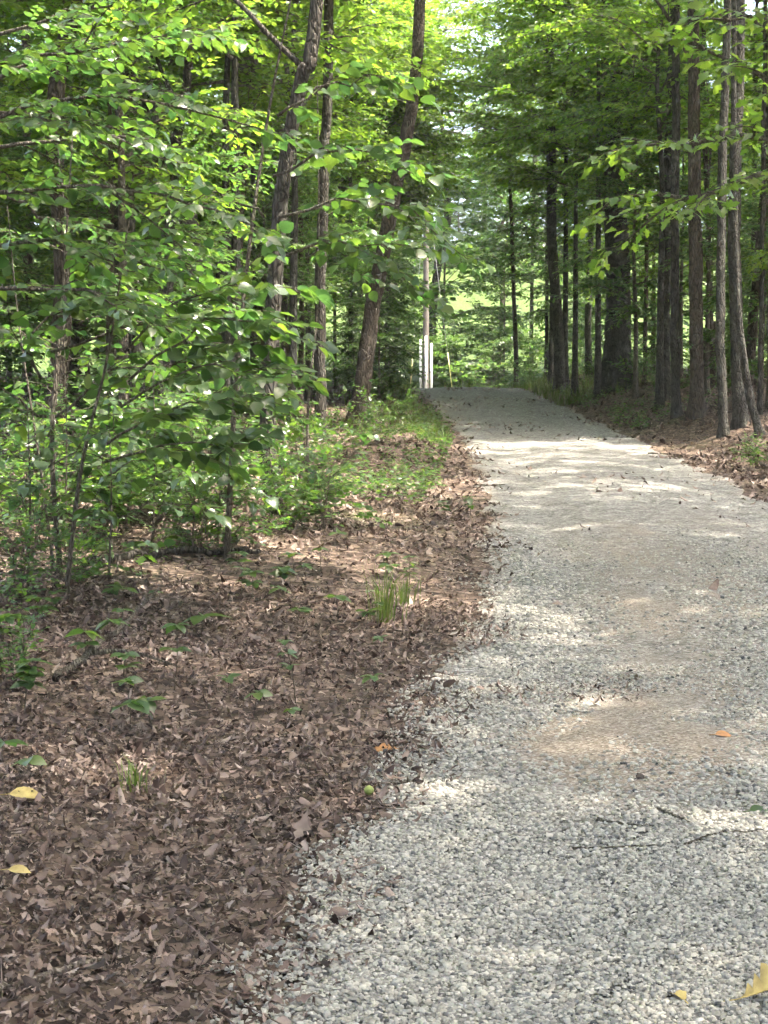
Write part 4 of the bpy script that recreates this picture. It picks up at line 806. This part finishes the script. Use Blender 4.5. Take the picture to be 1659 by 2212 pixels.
single('fallen_leaf', (860, 1630), .12, 'orange-brown oak leaf at the border of litter and gravel', M_ORANGE, LEAF_OAK, 3.0, .1); single('fallen_leaf', (1545, 1600), .08, 'orange leaf lying on the right gravel', M_ORANGE, LEAF_HI, .1, .05)
single('fallen_leaf', (1375, 1692), .06, 'small brown curled leaf on the middle gravel', M_DRY_OBJ, DRY[2], .6, .2); single('fallen_leaf', (1620, 1770), .08, 'green and brown leaf at the right edge of the gravel', M_LEAF_OBJ, LEAF_HI, .3, .1); single('fallen_leaf', (640, 1850), .1, 'pale curled leaf standing up in the lower litter', M_DRY_OBJ, DRY[1], 1.2, .5, .05)
single('fallen_leaf', (1190, 1282 + 30), .1, 'dark leaf on the sunlit gravel strip', M_DRY_OBJ, DRY[0], .2, .2); single('fallen_leaf', (1535, 1280), .1, 'dark red-brown leaf right of the sunlit gravel', M_DRY_OBJ, DRY[3], .9, .3)
b = hit(797, 1728); V, T = tube(np.array([[0, 0, -.018 + .036 * k / 8] for k in range(9)]), [.018 * math.sqrt(max(.02, 1 - (2 * k / 8 - 1) ** 2)) * (1 + .03 * (k % 2)) for k in range(9)], 14)
nut = obj('hickory_nut', mesh('hickory_nut', V, T, [plain('green_husk', (.16, .2, .05), .55)], smooth=True)); nut.location = Vector(onground(b[0], b[1], .03)); tag(nut, 'round green nut lying at the border of litter and gravel', 'nut')

# ------------------------------------------------------------------ utility pole and guy wires in the sunny gap, a dark snag on the right
pb = at(920, 838, 60.2); pb = onground(pb[0], 60.2, -.1)
M_POLE = plain('weathered_pole', (.12, .105, .09), .85); M_PVC = plain('white_conduit', (.8, .8, .78), .45); M_STEEL = plain('wire_steel', (.35, .36, .37), .4); M_YG = plain('yellow_guard', (.6, .55, .25), .5)
t = thing('utility_pole', pb, 'pale utility pole with white conduits in the sunny gap at the road crest', 'utility pole')
V, T = tube(np.array([[0, -.17, 0], [0, -.17, 2.6]]), [.05, .05], 12); obj('conduit', mesh('conduit', V, T, [M_PVC], smooth=True), t)
V, T = tube(np.array([[0, 0, z] for z in np.linspace(0, 10.5, 24)]), np.linspace(.13, .09, 24), 16); obj('pole', mesh('pole', V, T, [M_POLE], smooth=True), t)
for sx, hh in ((-.21, 2.45), (.21, 2.3)):
    V, T = tube(np.array([[sx, -.05, 0], [sx, -.05, hh * .5], [sx, -.05, hh], [sx, -.05, hh + .03]]), [.05, .05, .05, .03], 12); c = obj('conduit', mesh('conduit', V, T, [M_PVC], smooth=True), t)
    for z in (.5, 1.2, 1.9):
        V, T = tube(np.array([[sx, -.05, z], [sx, -.05, z + .05]]), [.056, .056], 12); obj('strap', mesh('strap', V, T, [M_STEEL]), c)
a = Acc()
for z in (9.6,): a.add(*tube(np.array([[-1.1, 0, z], [1.1, 0, z]]), [.06, .06], 4))
obj('crossarm', a.mesh('crossarm', [M_POLE]), t)
for x in (-1, -.35, .35, 1): V, T = tube(np.array([[x, 0, 9.64], [x, 0, 9.72], [x, 0, 9.78], [x, 0, 9.86]]), [.03, .06, .035, .05], 10); obj('insulator', mesh('insulator', V, T, [M_STEEL], smooth=True), t)
for (vx, dd, lab) in ((884, 60.6, 'yellow guarded guy wire left of the utility pole'), (980, 60.9, 'pale yellow guarded guy wire right of the utility pole')):
    g0 = at(vx, 838, dd); g0 = onground(g0[0], dd); top = pb + np.array([0, 0, 8.6]) - g0; e = thing('guy_wire', g0, lab, 'guy wire', 'guy wires')
    V, T = tube(np.array([[0, 0, -.05], top]), [.008, .008], 6); obj('wire', mesh('wire', V, T, [M_STEEL]), e); u_ = top / np.linalg.norm(top); V, T = tube(np.array([u_ * .1, u_ * 1.9]), [.02, .02], 10); obj('guard', mesh('guard', V, T, [M_YG], smooth=True), e)
sb = at(1537, 830, 37); sb = onground(sb[0], 37); S, rad, (V, T) = bark_trunk([sb, sb + [0, 0, .8], sb + [.05, 0, 1.5]], .26, .2, 88, K, 20, .06); tag(obj('broken_snag', mesh('broken_snag', V - sb, T, [K], smooth=True)), 'short dark broken snag behind the right roadside row', 'snag').location = Vector(sb)

# ------------------------------------------------------------------ thin haze volume, added to veil the far gap
hm, nt, out = newmat('haze'); vol = nd(nt, 'ShaderNodeVolumePrincipled'); vol.inputs['Density'].default_value = .0005; vol.inputs['Color'].default_value = (.9, .95, 1, 1); vol.inputs['Anisotropy'].default_value = .2; nt.links.new(vol.outputs[0], out.inputs['Volume'])
hv = np.array([[x, y, z] for z in (-6, 75) for y in (-45, 620) for x in (-410, 410)], float); ht = np.array([[0, 2, 3], [0, 3, 1], [4, 5, 7], [4, 7, 6], [0, 1, 5], [0, 5, 4], [2, 6, 7], [2, 7, 3], [0, 4, 6], [0, 6, 2], [1, 3, 7], [1, 7, 5]])
tag(obj('haze', mesh('haze', hv, ht, [hm])), 'faint haze added to the air to veil the far gap', 'haze', kind='stuff')
scene.cycles.volume_bounces = 0

# ------------------------------------------------------------------ labels shared by several things: tell them apart by their order in the view
by = {}
for o in list(C.objects):
    if o.parent is None and 'label' in o and 'category' in o: by.setdefault(o['label'], []).append(o)
ORD = ['second', 'third', 'fourth', 'fifth', 'sixth', 'seventh', 'eighth', 'ninth', 'tenth']
for lab, os_ in by.items():
    if len(os_) < 2: continue
    os_.sort(key=lambda o: o.location.x / max(o.location.y, 1))
    for i, o in enumerate(os_):
        o['label'] = lab + (', leftmost one' if i == 0 else ', rightmost one' if i == len(os_) - 1 else ', %s from left' % ORD[min(i - 1, 8)])
